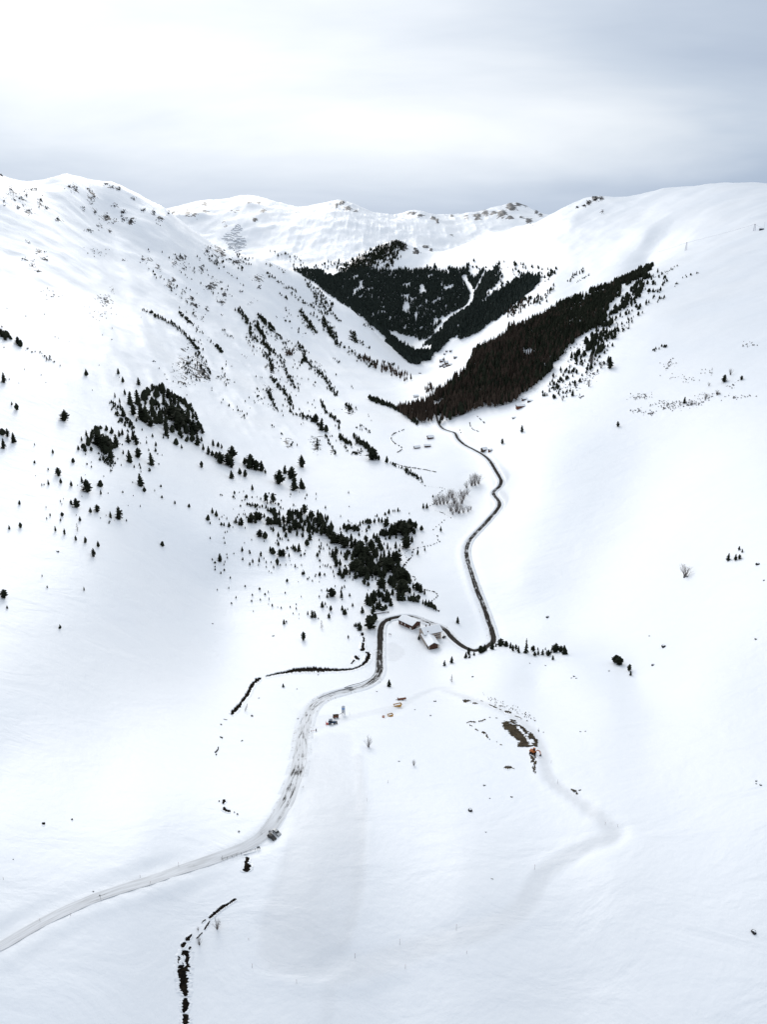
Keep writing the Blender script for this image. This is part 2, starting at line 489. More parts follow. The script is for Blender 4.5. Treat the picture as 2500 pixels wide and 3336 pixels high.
for u, v, d in [
    # left slope
    (0, 1935, 520), (0, 1700, 630), (0, 1420, 790), (0, 1200, 960), (0, 1000, 1250), (0, 800, 1650), (0, 568, 2050), (90, 610, 2150), (240, 590, 2250),
    (350, 1900, 600), (350, 1640, 740), (350, 1420, 930), (350, 1250, 1150), (350, 1050, 1500), (350, 900, 1850), (350, 720, 2250), (370, 607, 2420),
    (700, 1750, 820), (700, 1600, 960), (700, 1450, 1150), (700, 1300, 1420), (700, 1100, 1900), (700, 950, 2300), (715, 812, 2650), (560, 705, 2560),
    (460, 645, 2480), (1000, 1250, 1900), (1000, 1100, 2450), (1000, 1000, 2750), (860, 855, 2800), (980, 898, 2930), (1150, 1015, 3020), (1250, 1112, 3030), (1330, 1180, 2960),
    (1200, 1200, 2350),
    # right slope
    (1700, 1330, 1400), (1700, 1200, 1650), (1700, 1080, 1880), (1560, 1150, 1830), (1500, 1300, 1580), (1500, 1220, 1720), (1415, 1310, 1690), (1430, 1255, 1850),
    (1640, 1095, 1870), (1790, 1018, 1930), (1900, 965, 1980), (2110, 878, 2080),
    (2100, 1700, 780), (2100, 1500, 930), (2100, 1300, 1130), (2100, 1150, 1330), (2100, 1000, 1600), (2100, 780, 2400), (2100, 700, 2800), (2160, 615, 3150),
    (2500, 1900, 500), (2500, 1700, 590), (2500, 1500, 720), (2500, 1300, 900), (2500, 1100, 1150), (2500, 900, 1500), (2500, 740, 1900), (2500, 603, 2550),
    (2385, 597, 2700), (2260, 608, 2950), (2040, 645, 3500), (1950, 640, 3600), (1860, 680, 3850), (1800, 712, 4000),
    (1800, 800, 3000), (1900, 760, 2950), (1650, 850, 3350), (1780, 920, 2600),
    # far valley, second spur, dark hill
    (1550, 1110, 2880), (1450, 1190, 2850), (1380, 1215, 2800), (1480, 1150, 2960), (1500, 1060, 3080), (1600, 1000, 3030), (1700, 920, 3000),
    (1350, 1110, 3950), (1260, 1080, 3980), (1300, 1000, 4200), (1300, 900, 4550), (1290, 785, 5000), (1100, 900, 4800), (1180, 828, 5000), (1050, 890, 5050), (960, 882, 5100),
    (1400, 830, 4850), (1400, 1000, 4100), (1400, 900, 4450), (1500, 900, 4200), (1500, 1000, 3900), (1500, 803, 4700), (1600, 762, 4550), (1700, 736, 4300), (1600, 880, 3800), (1150, 985, 4350),
    # far mountains
    (950, 868, 6500), (1100, 790, 6900), (800, 790, 7200), (1300, 765, 7300), (1550, 760, 7400), (680, 770, 7400),
    (440, 720, 7600), (530, 697, 8000), (650, 657, 8300), (760, 648, 8400), (840, 640, 8500), (980, 680, 8500), (1110, 660, 8500), (1180, 683, 8600), (1270, 706, 8600), (1340, 690, 8600),
    (1430, 703, 8600), (1560, 690, 8500), (1680, 665, 8500), (1790, 712, 8600), (1900, 700, 8600), (2200, 730, 8600), (2500, 740, 8600), (200, 700, 8000), (-200, 680, 8000),
    # beyond the frame
    (-700, 2400, 370), (-700, 1900, 450), (-900, 1400, 620), (-900, 1000, 950), (-900, 600, 1600), (-1100, 300, 2300),
    (3100, 2400, 330), (3200, 1900, 410), (3300, 1400, 640), (3300, 1000, 1000), (3300, 700, 1600), (3400, 500, 2500)]:
    CTRL.append(pd(u, v, d))
for u, d, z in [  # far sides of the ridges: lie below the lines of sight
    (0, 2900, 400), (240, 3000, 380), (370, 3200, 340), (560, 3350, 260), (715, 3400, 150), (860, 3500, 60), (980, 3550, -20), (1150, 3500, -125), (1250, 3450, -130),
    (700, 4300, 40), (400, 4500, 150), (0, 4500, 250), (900, 4400, -30),
    (1540, 2300, -5), (1620, 2350, 55), (1790, 2250, 150), (1900, 2300, 195), (2110, 2280, 270), (1430, 2350, -62),
    (2500, 3300, 470), (2260, 3700, 480), (1950, 4400, 420), (1800, 4700, 330), (2300, 5500, 300),
    (1290, 5800, 170), (1100, 5800, 90), (960, 5800, 70), (1500, 5700, 210), (1700, 5400, 260), (1900, 6000, 250),
    (1200, 10500, 420), (700, 10500, 450), (1800, 10500, 350), (0, 10000, 450), (2200, 10500, 250), (2700, 10500, 200)]:
    x, y, _ = pd(u, 1668 - 2539 * math.tan(PITCH), d)
    CTRL.append((x, y, z))
CTRL += [(-300, 0, 80), (0, 0, 42), (300, 0, 85), (-260, -120, 80), (0, -120, 35), (260, -120, 85), (-700, 100, 180), (700, 100, 180)]
CTRL = np.array(CTRL)

def warp(x, y):
    p = np.maximum(y, -200) + 300.0
    return np.stack([2.6 * x / p, np.log(p)], -1)
def tps(r2):
    return 0.5 * r2 * np.log(np.maximum(r2, 1e-12))
W = warp(CTRL[:, 0], CTRL[:, 1])
n = len(W)
K = tps(((W[:, None] - W[None]) ** 2).sum(-1)) + np.eye(n) * 2e-4
P = np.c_[np.ones(n), W]
sol = np.linalg.solve(np.block([[K, P], [P.T, np.zeros((3, 3))]]), np.r_[CTRL[:, 2], np.zeros(3)])
def base_height(x, y):
    w = warp(x, y)
    out = sol[n] + w @ sol[n + 1:]
    for i in range(n):
        out += sol[i] * tps((w[..., 0] - W[i, 0]) ** 2 + (w[..., 1] - W[i, 1]) ** 2)
    return out

def vnoise(x, y, seed):
    """smooth value noise, about -1..1"""
    xi = np.floor(x).astype(np.int64); yi = np.floor(y).astype(np.int64)
    fx = x - xi; fy = y - yi
    fx = fx * fx * fx * (fx * (fx * 6 - 15) + 10); fy = fy * fy * fy * (fy * (fy * 6 - 15) + 10)
    def h(a, b):
        q = (a * 374761393 + b * 668265263 + seed * 982451653) & 0xFFFFFFFF
        q = ((q ^ (q >> 13)) * 1274126177) & 0xFFFFFFFF
        q = q ^ (q >> 16)
        return (q & 0xFFFF) / 32767.5 - 1.0
    a = h(xi, yi); b = h(xi + 1, yi); c = h(xi, yi + 1); d = h(xi + 1, yi + 1)
    return (a * (1 - fx) + b * fx) * (1 - fy) + (c * (1 - fx) + d * fx) * fy
def fbm(x, y, wl0, octs, seed, ridged=False, gain=0.5):
    s = 0; a = 1.0
    for o in range(octs):
        q = vnoise(x / wl0 + 17.3 * o, y / wl0 - 9.1 * o, seed + o)
        s = s + a * ((1 - 2 * np.abs(q)) if ridged else q)
        a *= gain; wl0 *= 0.5
    return s
def sstep(a, b, x):
    t = np.clip((x - a) / (b - a), 0, 1)
    return t * t * (3 - 2 * t)
def full_height(x, y):
    z = base_height(x, y)
    far = sstep(5200, 7200, y)
    steep = sstep(90, 380, z) * (1 - far)
    left = sstep(-60, -500, x - 0.08 * (y - 500)) * sstep(700, 1500, y)
    z = z + far * (fbm(x, y, 620, 5, 3, True, 0.55) * 17 - 5)
    z = z + steep * fbm(x, y, 210, 5, 21, True, 0.55) * 3.6
    z = z + left * fbm(x + 0.35 * y, y * 0.45, 150, 5, 33, True, 0.55) * 4
    mid = sstep(1000, 2500, y)
    z = z + fbm(x, y, 120, 3, 40) * (0.55 + 2.2 * mid)
    return z

def axis_y():
    a = list(np.arange(-140, 190, 12.0)); y = 190.0
    while y < 720: a.append(y); y += 2.2
    while y < 10400: a.append(y); y += max(2.2, y * 0.0052)
    return np.array(a)
def axis_x():
    a = [0.0]; x = 0.0
    while x < 6500:
        x += 2.3 if x < 240 else max(2.3, 2.3 + (x - 240) * 0.0125)
        a.append(x)
    a = np.array(a)
    return np.r_[-a[:0:-1], a]
GX, GY = axis_x(), axis_y()
MX, MY = np.meshgrid(GX, GY)
GZ = full_height(MX, MY)
def zat(x, y):
    x = np.asarray(x, float); y = np.asarray(y, float)
    i = np.clip(np.searchsorted(GX, x) - 1, 0, len(GX) - 2)
    j = np.clip(np.searchsorted(GY, y) - 1, 0, len(GY) - 2)
    fx = (x - GX[i]) / (GX[i + 1] - GX[i]); fy = (y - GY[j]) / (GY[j + 1] - GY[j])
    return (GZ[j, i] * (1 - fx) + GZ[j, i + 1] * fx) * (1 - fy) + (GZ[j + 1, i] * (1 - fx) + GZ[j + 1, i + 1] * fx) * fy
STEPS = np.r_[160.0 * 1.011 ** np.arange(385)]
def cast(u, v):
    """where the line of sight of each pixel first meets the ground: (n,3) points and forward distances"""
    r = ray(np.atleast_1d(u), np.atleast_1d(v))
    pts = r[:, None, :] * STEPS[None, :, None]
    under = (pts[..., 2] + CAM_Z) < zat(pts[..., 0], pts[..., 1])
    k = np.argmax(under, 1)
    ok = under.any(1)
    hi = STEPS[k]; lo = STEPS[np.maximum(k - 1, 0)]
    for _ in range(14):
        m = (lo + hi) / 2
        q = r * m[:, None]
        b = (q[:, 2] + CAM_Z) < zat(q[:, 0], q[:, 1])
        hi = np.where(b, m, hi); lo = np.where(b, lo, m)
    q = r * hi[:, None]
    q[:, 2] += CAM_Z
    q[~ok] = np.nan
    return q, np.where(ok, hi, np.nan)
# ================================================================== roads, streams, tracks: laid out on the ground
def reg(x0, y0, s, pts):
    """photograph pixels from a magnified crop"""
    return [(x0 + p[0] / s, y0 + p[1] / s) + tuple(p[2:]) for p in pts]
def smooth_path(p, step):
    """Catmull-Rom through 2-D/3-D points, then even steps"""
    p = np.asarray(p, float)
    q = np.vstack([2 * p[0] - p[1], p, 2 * p[-1] - p[-2]])
    out = []
    for i in range(1, len(q) - 2):
        t = np.linspace(0, 1, 12, endpoint=False)[:, None]
        a, b, c, d = q[i - 1], q[i], q[i + 1], q[i + 2]
        out.append(0.5 * ((2 * b) + (c - a) * t + (2 * a - 5 * b + 4 * c - d) * t ** 2 + (3 * b - a - 3 * c + d) * t ** 3))
    out.append(p[-1:])
    out = np.vstack(out)
    L = np.r_[0, np.cumsum(np.linalg.norm(np.diff(out[:, :2], axis=0), axis=1))]
    s = np.arange(0, L[-1], step)
    return np.stack([np.interp(s, L, out[:, k]) for k in range(out.shape[1])], 1)
def ground_path(px, step):
    px = np.asarray(px, float)
    q, d = cast(px[:, 0], px[:, 1])
    ok = ~np.isnan(d)
    return smooth_path(np.c_[q[ok, :2], px[ok][:, 2:]], step)

# the valley road; third value: how bare and wet the asphalt is
ROAD = (reg(800, 1000, 1.842, [(1138, 592, .8), (1144, 640, .8), (1157, 690, .8), (1182, 728, .8), (1222, 745, .8), (1258, 757, .8), (1275, 790, .9), (1312, 825, .9), (1372, 857, .9), (1430, 890, .9), (1466, 922, .9), (1490, 960, 1), (1520, 1010, 1), (1536, 1045, 1), (1526, 1076, .9)])
        + reg(800, 1500, 1.842, [(1490, 195, .8), (1510, 228, .8), (1527, 257, .8), (1515, 290, .9), (1470, 345, .8), (1400, 420, .7), (1350, 475, .7), (1328, 530, .7), (1332, 590, .7), (1352, 660, .7), (1388, 770, .8), (1427, 870, .8), (1467, 980, .85), (1488, 1060, 1)])
        + [(1608, 2090, 1), (1596, 2101, 1), (1575, 2110, 1), (1548, 2117, 1), (1520, 2113, 1), (1496, 2098, 1), (1470, 2074, 1)]
        + reg(1180, 1970, 5.527, [(1540, 490, .9), (1430, 408, .6), (1300, 352, .4), (1120, 290, .35), (960, 235, .4), (840, 208, .7), (700, 215, 1), (560, 240, 1), (450, 275, 1), (375, 335, 1), (340, 410, 1), (330, 520, 1), (326, 700, .95), (320, 900, .8), (316, 1090, .75)])
        + reg(600, 2000, 2.0725, [(1323, 375, .7), (1298, 432, .6), (1230, 480, .5), (1100, 517, .3), (980, 552, .25), (903, 595, .3), (855, 650, .3), (825, 725, .2), (806, 800, .25), (785, 950, .2), (760, 1080, .3)])
        + reg(0, 2500, 1.658, [(1575, 110, .35), (1550, 180, .25), (1490, 280, .1), (1420, 365, .0), (1340, 420, .0), (1200, 480, .0), (1000, 548, .0), (800, 612, .0), (550, 692, .0), (300, 800, .0), (100, 908, .0), (-60, 1000, .0)]))
rp = ground_path(ROAD, 2.0)
RX, RY, RW = rp[:, 0], rp[:, 1], np.clip(rp[:, 2], 0, 1)
def movavg(a, k):
    pad = np.r_[np.full(k, a[0]), a, np.full(k, a[-1])]
    return np.convolve(pad, np.ones(2 * k + 1) / (2 * k + 1), 'valid')
RX, RY = movavg(RX, 2), movavg(RY, 2)
RZ = movavg(zat(RX, RY), 6)
HALF = np.interp(np.arange(len(RX)), [0, len(RX) * .70, len(RX) * .84, len(RX) * .9, len(RX)], [2.7, 2.8, 3.0, 3.7, 2.0])
def near_curve(px, py, ext):
    """for the grid vertices near a path: distance and index of the nearest path point"""
    D = np.full(MX.shape, 1e9); I = np.zeros(MX.shape, int)
    for k in range(0, len(px), 12):
        a, b = px[k:k + 13], py[k:k + 13]
        i0, i1 = np.searchsorted(GX, [a.min() - ext, a.max() + ext]); j0, j1 = np.searchsorted(GY, [b.min() - ext, b.max() + ext])
        sx, sy = MX[j0:j1, i0:i1], MY[j0:j1, i0:i1]
        if sx.size == 0: continue
        dd = np.sqrt((sx[..., None] - a) ** 2 + (sy[..., None] - b) ** 2)
        m = dd.argmin(-1); dm = dd.min(-1)
        sub = D[j0:j1, i0:i1]; up = dm < sub
        sub[up] = dm[up]; I[j0:j1, i0:i1][up] = m[up] + k
    return D, np.minimum(I, len(px) - 1)
D, I = near_curve(RX, RY, 30)
hw = HALF[I]
w = 1 - sstep(hw + 1.5, hw + 9.0, D)
lowf = sstep(0.84, 0.90, I / len(RX))
GZ = np.where(D < 1e8, GZ * (1 - w) + (RZ[I] - 0.25 + 0.19 * lowf) * w, GZ)
w = (1 - sstep(hw + 0.5, hw + 2.4, D)) * (1 - sstep(1200, 1700, MY))
GZ = GZ - 0.35 * w * (1 - lowf)

# the second, snow covered track on the right, the groomed field and the lower lane
TRACK = (reg(1300, 2100, 2.0725, [(-60, 470), (20, 425), (100, 365), (200, 318), (285, 303), (400, 337), (520, 374), (640, 415), (760, 473), (860, 542), (930, 622), (965, 700), (985, 800), (1010, 890), (1062, 950), (1150, 1010), (1250, 1082), (1350, 1162)])
         + reg(1500, 2500, 1.658, [(700, 222), (780, 292), (832, 345), (815, 378), (740, 402), (650, 442), (550, 500), (450, 572), (400, 650), (360, 730), (290, 800), (150, 862), (0, 915)])
         + reg(700, 2500, 1.658, [(1200, 945), (1050, 1000), (900, 1050), (760, 1085), (620, 1105)]))
tp = ground_path(TRACK, 3.0)
TX, TY = movavg(tp[:, 0], 1), movavg(tp[:, 1], 1)
TZ = movavg(zat(TX, TY), 4)
D2, I2 = near_curve(TX, TY, 26)
hw2 = np.interp(np.arange(len(TX)), [0, len(TX) * .45, len(TX) * .62, len(TX)], [1.8, 2.2, 2.6, 4.6])[I2]
w = 0.8 * (1 - sstep(hw2 + 0.5, hw2 + 5.0, D2)) * (1 - 0.5 * sstep(0.6, 0.8, I2 / len(TX)))
GZ = np.where(D2 < 1e8, GZ * (1 - w) + (TZ[I2] - 0.3) * w, GZ)
dirt = np.zeros(MX.shape)
dstr = np.interp(np.arange(len(TX)), [0, len(TX) * .1, len(TX) * .3, len(TX) * .5, len(TX) * .75, len(TX)], [.07, .12, .34, .32, .22, .20])[I2]
dirt = np.maximum(dirt, (1 - sstep(hw2 * 0.75, hw2 * 1.25 + 1.2, D2)) * dstr)
# a faint berm along the uphill edge of the track
GZ = GZ + 0.45 * np.exp(-((D2 - hw2 - 2.0) / 0.9) ** 2) * (1 - 0.7 * sstep(0.55, 0.75, I2 / len(TX)))

FIELD = (reg(600, 2000, 2.0725, [(870, 820), (1000, 790), (1135, 790), (1165, 900), (1180, 1060), (1190, 1180)])
         + reg(700, 2500, 1.658, [(800, 200), (815, 400), (805, 620), (765, 830), (735, 960), (760, 1050), (700, 1120), (560, 1160), (400, 1155), (270, 1115), (215, 1030), (235, 860), (320, 580), (415, 310), (475, 80)])
         + reg(600, 2000, 2.0725, [(835, 1040), (850, 930)]))
def inside(px, py, poly):
    x, y = poly[:, 0], poly[:, 1]; c = np.zeros(px.shape, bool); k = len(poly) - 1
    for i in range(len(poly)):
        with np.errstate(divide='ignore', invalid='ignore'):
            m = ((y[i] > py) != (y[k] > py)) & (px < (x[k] - x[i]) * (py - y[i]) / (y[k] - y[i]) + x[i])
        c ^= m; k = i
    return c
def poly_ground(px):
    q, d = cast([p[0] for p in px], [p[1] for p in px])
    return q[~np.isnan(d)][:, :2]
def soft_area(px, soft):
    P_ = poly_ground(px)
    i0, i1 = np.searchsorted(GX, [P_[:, 0].min() - 30, P_[:, 0].max() + 30]); j0, j1 = np.searchsorted(GY, [P_[:, 1].min() - 30, P_[:, 1].max() + 30])
    sx, sy = MX[j0:j1, i0:i1], MY[j0:j1, i0:i1]
    ins = inside(sx, sy, P_)
    dist = np.full(sx.shape, 1e9); k = len(P_) - 1
    for i in range(len(P_)):
        a, b = P_[k], P_[i]; ab = b - a
        t = np.clip(((sx - a[0]) * ab[0] + (sy - a[1]) * ab[1]) / (ab @ ab + 1e-9), 0, 1)
        dist = np.minimum(dist, np.hypot(sx - a[0] - t * ab[0], sy - a[1] - t * ab[1])); k = i
    sd = np.where(ins, -dist, dist) + vnoise(sx / 9.0, sy / 9.0, 5) * soft * 0.5
    out = np.zeros(MX.shape); sdf = np.full(MX.shape, 99.0)
    out[j0:j1, i0:i1] = 1 - sstep(-soft, soft * 0.6, sd); sdf[j0:j1, i0:i1] = sd
    return out, sdf
f1, s1 = soft_area(FIELD, 3.2)
dirt = np.maximum(dirt, f1 * 0.23 * (1 + 0.25 * vnoise(MX / 16, MY / 30, 9)))
GZ = GZ - 0.25 * f1 + 0.35 * np.exp(-((s1 - 1.0) / 1.3) ** 2)
# darker wheel lane along the right edge of the field
lane = ground_path(reg(700, 2500, 1.658, [(770, -60), (790, 200), (790, 420), (775, 620), (735, 820), (690, 960), (640, 1090), (615, 1220), (600, 1386)]), 3.0)
D3, I3 = near_curve(lane[:, 0], lane[:, 1], 20)
lf = np.interp(np.arange(len(lane)), [0, len(lane) * .5, len(lane) * .75, len(lane)], [.32, .33, .28, .08])[I3]
dirt = np.maximum(dirt, (1 - sstep(0.8, 4.2, D3)) * lf)
YARD = reg(600, 2000, 2.0725, [(850, 690), (960, 680), (1080, 690), (1250, 650), (1400, 620), (1500, 600), (1490, 640), (1380, 665), (1230, 690), (1130, 720), (1000, 760), (880, 790), (835, 790)])
f2, _ = soft_area(YARD, 2.0)
dirt = np.maximum(dirt, f2 * 0.18)
POND = reg(1180, 1970, 5.527, [(440, 690), (560, 680), (680, 740), (800, 830), (790, 890), (620, 1030), (480, 1020), (430, 900)])
f3, s3 = soft_area(POND, 0.8)
dirt = np.maximum(dirt, f3 * 0.20)
COURT = reg(1180, 1970, 5.527, [(930, 450), (1060, 400), (1090, 480), (1090, 600), (1180, 760), (1090, 740), (1030, 640), (980, 540)])
f4, _ = soft_area(COURT, 0.8)
COURT2 = reg(1180, 1970, 5.527, [(950, 250), (1120, 310), (1330, 370), (1100, 380), (1050, 330), (960, 280)])
f5, _ = soft_area(COURT2, 0.6)
dirt = np.maximum(dirt, np.maximum(f4 * 0.5, f5 * 0.75))
# trampled shoulders of the lower road and its turning place
dirt = np.maximum(dirt, np.where(D < 1e8, (1 - sstep(HALF[I] + 0.3, HALF[I] + 3.0, D)) * np.where(MY < 520, .16, .10), 0))

# ------------------------------------------------------------------ where bare rock shows: (crop, x, y, rx, ry, strength)
ROCKS = []
def rk(x0, y0, s, items):
    for it in items:
        x, y = it[0], it[1]
        rx = it[2] if len(it) > 2 else 12; ry = it[3] if len(it) > 3 else rx; st = it[4] if len(it) > 4 else 0.8
        ROCKS.append((x0 + x / s, y0 + y / s, rx / s, ry / s, st))
rk(0, 500, 1.842, [(10, 130), (70, 240, 22, 38, 1), (105, 320, 12), (140, 300, 12, 30), (175, 350, 20, 18, 1), (235, 290, 18, 30, 1), (275, 330, 14), (345, 395, 20, 10, 1), (25, 290, 10, 20), (165, 215, 22, 14), (210, 210, 22, 14), (160, 250, 14), (120, 265, 12, 20),
    (420, 200, 26, 22, .8), (455, 215, 14), (530, 215, 14, 12), (555, 250, 20, 32, 1), (545, 300, 12, 18), (500, 330, 16), (570, 355, 12), (630, 385, 30, 24, 1), (690, 315, 16), (735, 355, 18, 16, 1), (745, 400, 16), (785, 410, 22, 26, 1), (685, 405, 18), (710, 210, 12, 8), (670, 200, 20, 12), (640, 185, 14, 8), (590, 435, 16), (535, 462, 18, 8, 1), (660, 465, 14),
    (920, 355, 14, 20), (960, 395, 22, 28, .9), (860, 340, 14), (800, 270, 12), (1310, 580, 44, 30, 1), (1335, 605, 20, 20, 1), (1240, 590, 16, 24), (1420, 650, 34, 14, .9), (1380, 635, 20, 8), (1080, 630, 36, 22, .9), (1045, 660, 18), (1210, 690, 18, 20, 1), (1105, 690, 14), (950, 685, 18), (900, 640, 30, 14, .6), (850, 635, 16), (1020, 790, 18, 22, 1), (1040, 760, 14), (1260, 800, 30, 24, 1), (1290, 785, 20), (675, 820, 14, 18, .7), (640, 880, 26, 34, .5), (590, 870, 26, 30, .5), (235, 600, 26, 30, .7), (170, 535, 20, 10, .6), (265, 630, 14), (195, 665, 20, 20, .8), (230, 705, 16, 8), (145, 635, 20, 12, .6), (1150, 880, 20, 26, 1), (1175, 910, 14), (1240, 935, 14, 20), (1350, 850, 20, 14), (1330, 890, 20, 12, 1), (1550, 750, 34, 26, .9), (1555, 800, 12), (740, 640, 20, 10, .4), (1450, 830, 14, 10, .5), (1500, 900, 20, 16, .5)])
rk(800, 580, 1.842, [(578, 150, 22, 16, .9), (615, 182, 22, 16, 1), (545, 165, 14), (660, 200, 22, 8, .6), (55, 250, 14, 12, .8), (100, 200, 20, 10, .7), (20, 150, 22, 6, .9), (75, 150, 12, 6, .9), (310, 210, 14, 5, .7), (1000, 212, 28, 10, .8), (1050, 225, 22, 10, .8), (1128, 240, 16, 12, 1), (1155, 260, 12, 16, 1), (1240, 230, 12, 8), (1330, 235, 14, 10), (1395, 230, 24, 20, 1), (1440, 212, 20, 18, 1), (1490, 210, 22, 12), (1545, 215, 24, 24, 1), (1590, 238, 18, 10, 1), (1590, 175, 26, 20, 1), (1640, 160, 22, 16, 1), (1245, 342, 20, 5, .5),
    (905, 392, 46, 18, 1), (840, 430, 50, 28, 1), (790, 470, 40, 24, .9), (700, 500, 48, 34, 1), (655, 530, 40, 40, 1), (620, 570, 26, 26, 1), (750, 520, 30, 30, .8), (870, 440, 24, 24, .9), (945, 420, 26, 18, .7), (1080, 415, 24, 12, .9), (1030, 445, 20, 14, .9), (1115, 432, 14, 8, .9), (1020, 430, 14), (880, 510, 20, 30, .6)])
rk(1600, 560, 1.842, [(70, 255, 30, 24, 1), (20, 245, 18, 10), (120, 275, 16, 12, 1), (125, 215, 34, 18, 1), (178, 190, 12, 10, 1), (215, 200, 22, 14, .9), (230, 298, 22, 22, 1), (275, 238, 14, 16, .9), (300, 258, 12, 14, .8), (185, 275, 20, 10, .6), (588, 185, 15, 14, 1), (628, 160, 22, 18, 1), (665, 160, 18, 14, .7), (560, 205, 12, 8), (520, 212, 8, 6), (670, 238, 10, 14, .6)])
rk(0, 500, 1.842, [(1045, 355, 44, 22, .55), (1130, 355, 26, 26, .55), (1170, 380, 22, 22, .5), (1225, 305, 24, 14, .7), (1232, 350, 22, 12, .5), (1490, 300, 20, 6, .9), (1525, 405, 12, 14, .9), (1575, 345, 20, 14, .8), (1552, 298, 10, 6, .9), (1400, 345, 40, 8, .5), (1345, 425, 14, 20, .5)])
rk(0, 1000, 1.842, [(1210, 385, 42, 56, 1), (1240, 420, 20, 30, 1), (1190, 320, 20, 30, .8), (1150, 220, 24, 30, .8), (1120, 330, 50, 50, .55), (1080, 410, 60, 30, .5), (1110, 455, 40, 20, .6), (910, 322, 22, 14, .5), (1100, 258, 20, 14, .6)])
rk(800, 1000, 1.842, [(250, 820, 30, 36, .6), (425, 820, 40, 56, .6), (640, 185, 24, 24, .9), (620, 620, 26, 28, .9), (530, 870, 20, 16, .7), (690, 890, 20, 10, .6), (150, 500, 30, 16, .5), (260, 280, 26, 16, .9), (320, 245, 14, 18, 1), (160, 380, 20, 26, .8)])
PU, PV, PDp = None, None, None
xx, yy, zr = MX, MY, GZ - CAM_Z
PDp = np.maximum(yy * CP - zr * SP, 1.0)
PU = 1250 + FPX * xx / PDp
PV = 1668 - FPX * (yy * SP + zr * CP) / PDp
rock = np.zeros(MX.shape)
cc, cd = cast([r[0] for r in ROCKS], [r[1] for r in ROCKS])
for (u, v, ru, rv, st), d in zip(ROCKS, cd):
    if np.isnan(d):
        q_, d_ = cast([u, u, u], [v + 5, v + 10, v + 16]); d = d_[~np.isnan(d_)][0] if (~np.isnan(d_)).any() else np.nan
        if np.isnan(d): continue
    st = st if d > 3000 else st * 0.62
    m = (np.abs(PU - u) < 2.2 * ru) & (np.abs(PV - v) < 2.2 * rv) & (np.abs(PDp - d) < 0.12 * d)
    rock[m] = np.maximum(rock[m], st * np.exp(-(((PU[m] - u) / ru) ** 2 + ((PV[m] - v) / rv) ** 2) * 0.9))
# crags stand out from the snow
GZ = GZ + rock * (2.0 + 9.0 * sstep(3000, 6000, MY)) * (0.6 + 0.6 * vnoise(MX / 14, MY / 14, 77))

ny, nx = GZ.shape
idx = np.arange(ny * nx).reshape(ny, nx)
quads = np.stack([idx[:-1, :-1], idx[:-1, 1:], idx[1:, 1:], idx[1:, :-1]], -1).reshape(-1, 4)
tm = mesh_np('terrain', np.stack([MX, MY, GZ], -1).reshape(-1, 3), quads, 'snow', True)
for nm, arr in (('dirt', dirt), ('rock', rock), ('far', sstep(3000, 5000, MY))):
    a = tm.attributes.new(nm, 'FLOAT', 'POINT')
    a.data.foreach_set('value', arr.astype(np.float32).ravel())
terrain = tag(link('terrain', tm), 'snow covered valley floor and mountain slopes', kind='structure')

# ------------------------------------------------------------------ road ribbon and ploughed banks
def normals2(px, py):
    tx, ty = np.gradient(px), np.gradient(py)
    L = np.hypot(tx, ty) + 1e-9
    return -ty / L, tx / L
def ribbon(name, px, py, zs, offs, mat, parent=None, uvs=None, wet=None):
    """offs: list of (n,) arrays of side offset; zs: matching heights"""
    nx_, ny_ = normals2(px, py)
    k = len(offs); m = len(px)
    V = np.stack([np.stack([px + nx_ * o, py + ny_ * o, z], -1) for o, z in zip(offs, zs)], 1).reshape(-1, 3)
    ii = np.arange(m * k).reshape(m, k)
    F = np.stack([ii[:-1, :-1], ii[1:, :-1], ii[1:, 1:], ii[:-1, 1:]], -1).reshape(-1, 4)[:, ::-1]
    me = mesh_np(name, V, F, mat, True)
    if uvs is not None:
        L = np.r_[0, np.cumsum(np.hypot(np.diff(px), np.diff(py)))]
        uv = np.stack([np.tile(uvs, (m, 1)), np.repeat(L[:, None], k, 1)], -1).reshape(-1, 2)
        lay = me.uv_layers.new(name='UVMap')
        lay.data.foreach_set('uv', uv[F.ravel()].astype(np.float32).ravel())
    if wet is not None:
        a = me.attributes.new('wet', 'FLOAT', 'POINT'); a.data.foreach_set('value', np.repeat(wet, k).astype(np.float32))
    return link(name, me, parent)
m_ = len(RX)
jit = lambda s, wl_: vnoise(np.arange(m_) / wl_, np.full(m_, 3.3), s)
ctop = RZ + 0.10 + 0.25 * sstep(900, 1700, RY)
fr = [-1, -0.66, -0.33, 0, 0.33, 0.66, 1]
offs = [f * (HALF + 0.35 * jit(11 + i, 5.0) * (abs(f) > .9)) for i, f in enumerate(fr)]
nxr, nyr = normals2(RX, RY)
zs = [np.maximum(ctop + 0.05 * (1 - abs(f)), zat(RX + nxr * o, RY + nyr * o) + 0.06) for f, o in zip(fr, offs)]
road = tag(ribbon('road', RX, RY, zs, offs, 'road_surface', uvs=np.array([(f + 1) / 2 for f in fr]), wet=RW), 'ploughed asphalt road winding through the valley', kind='structure')
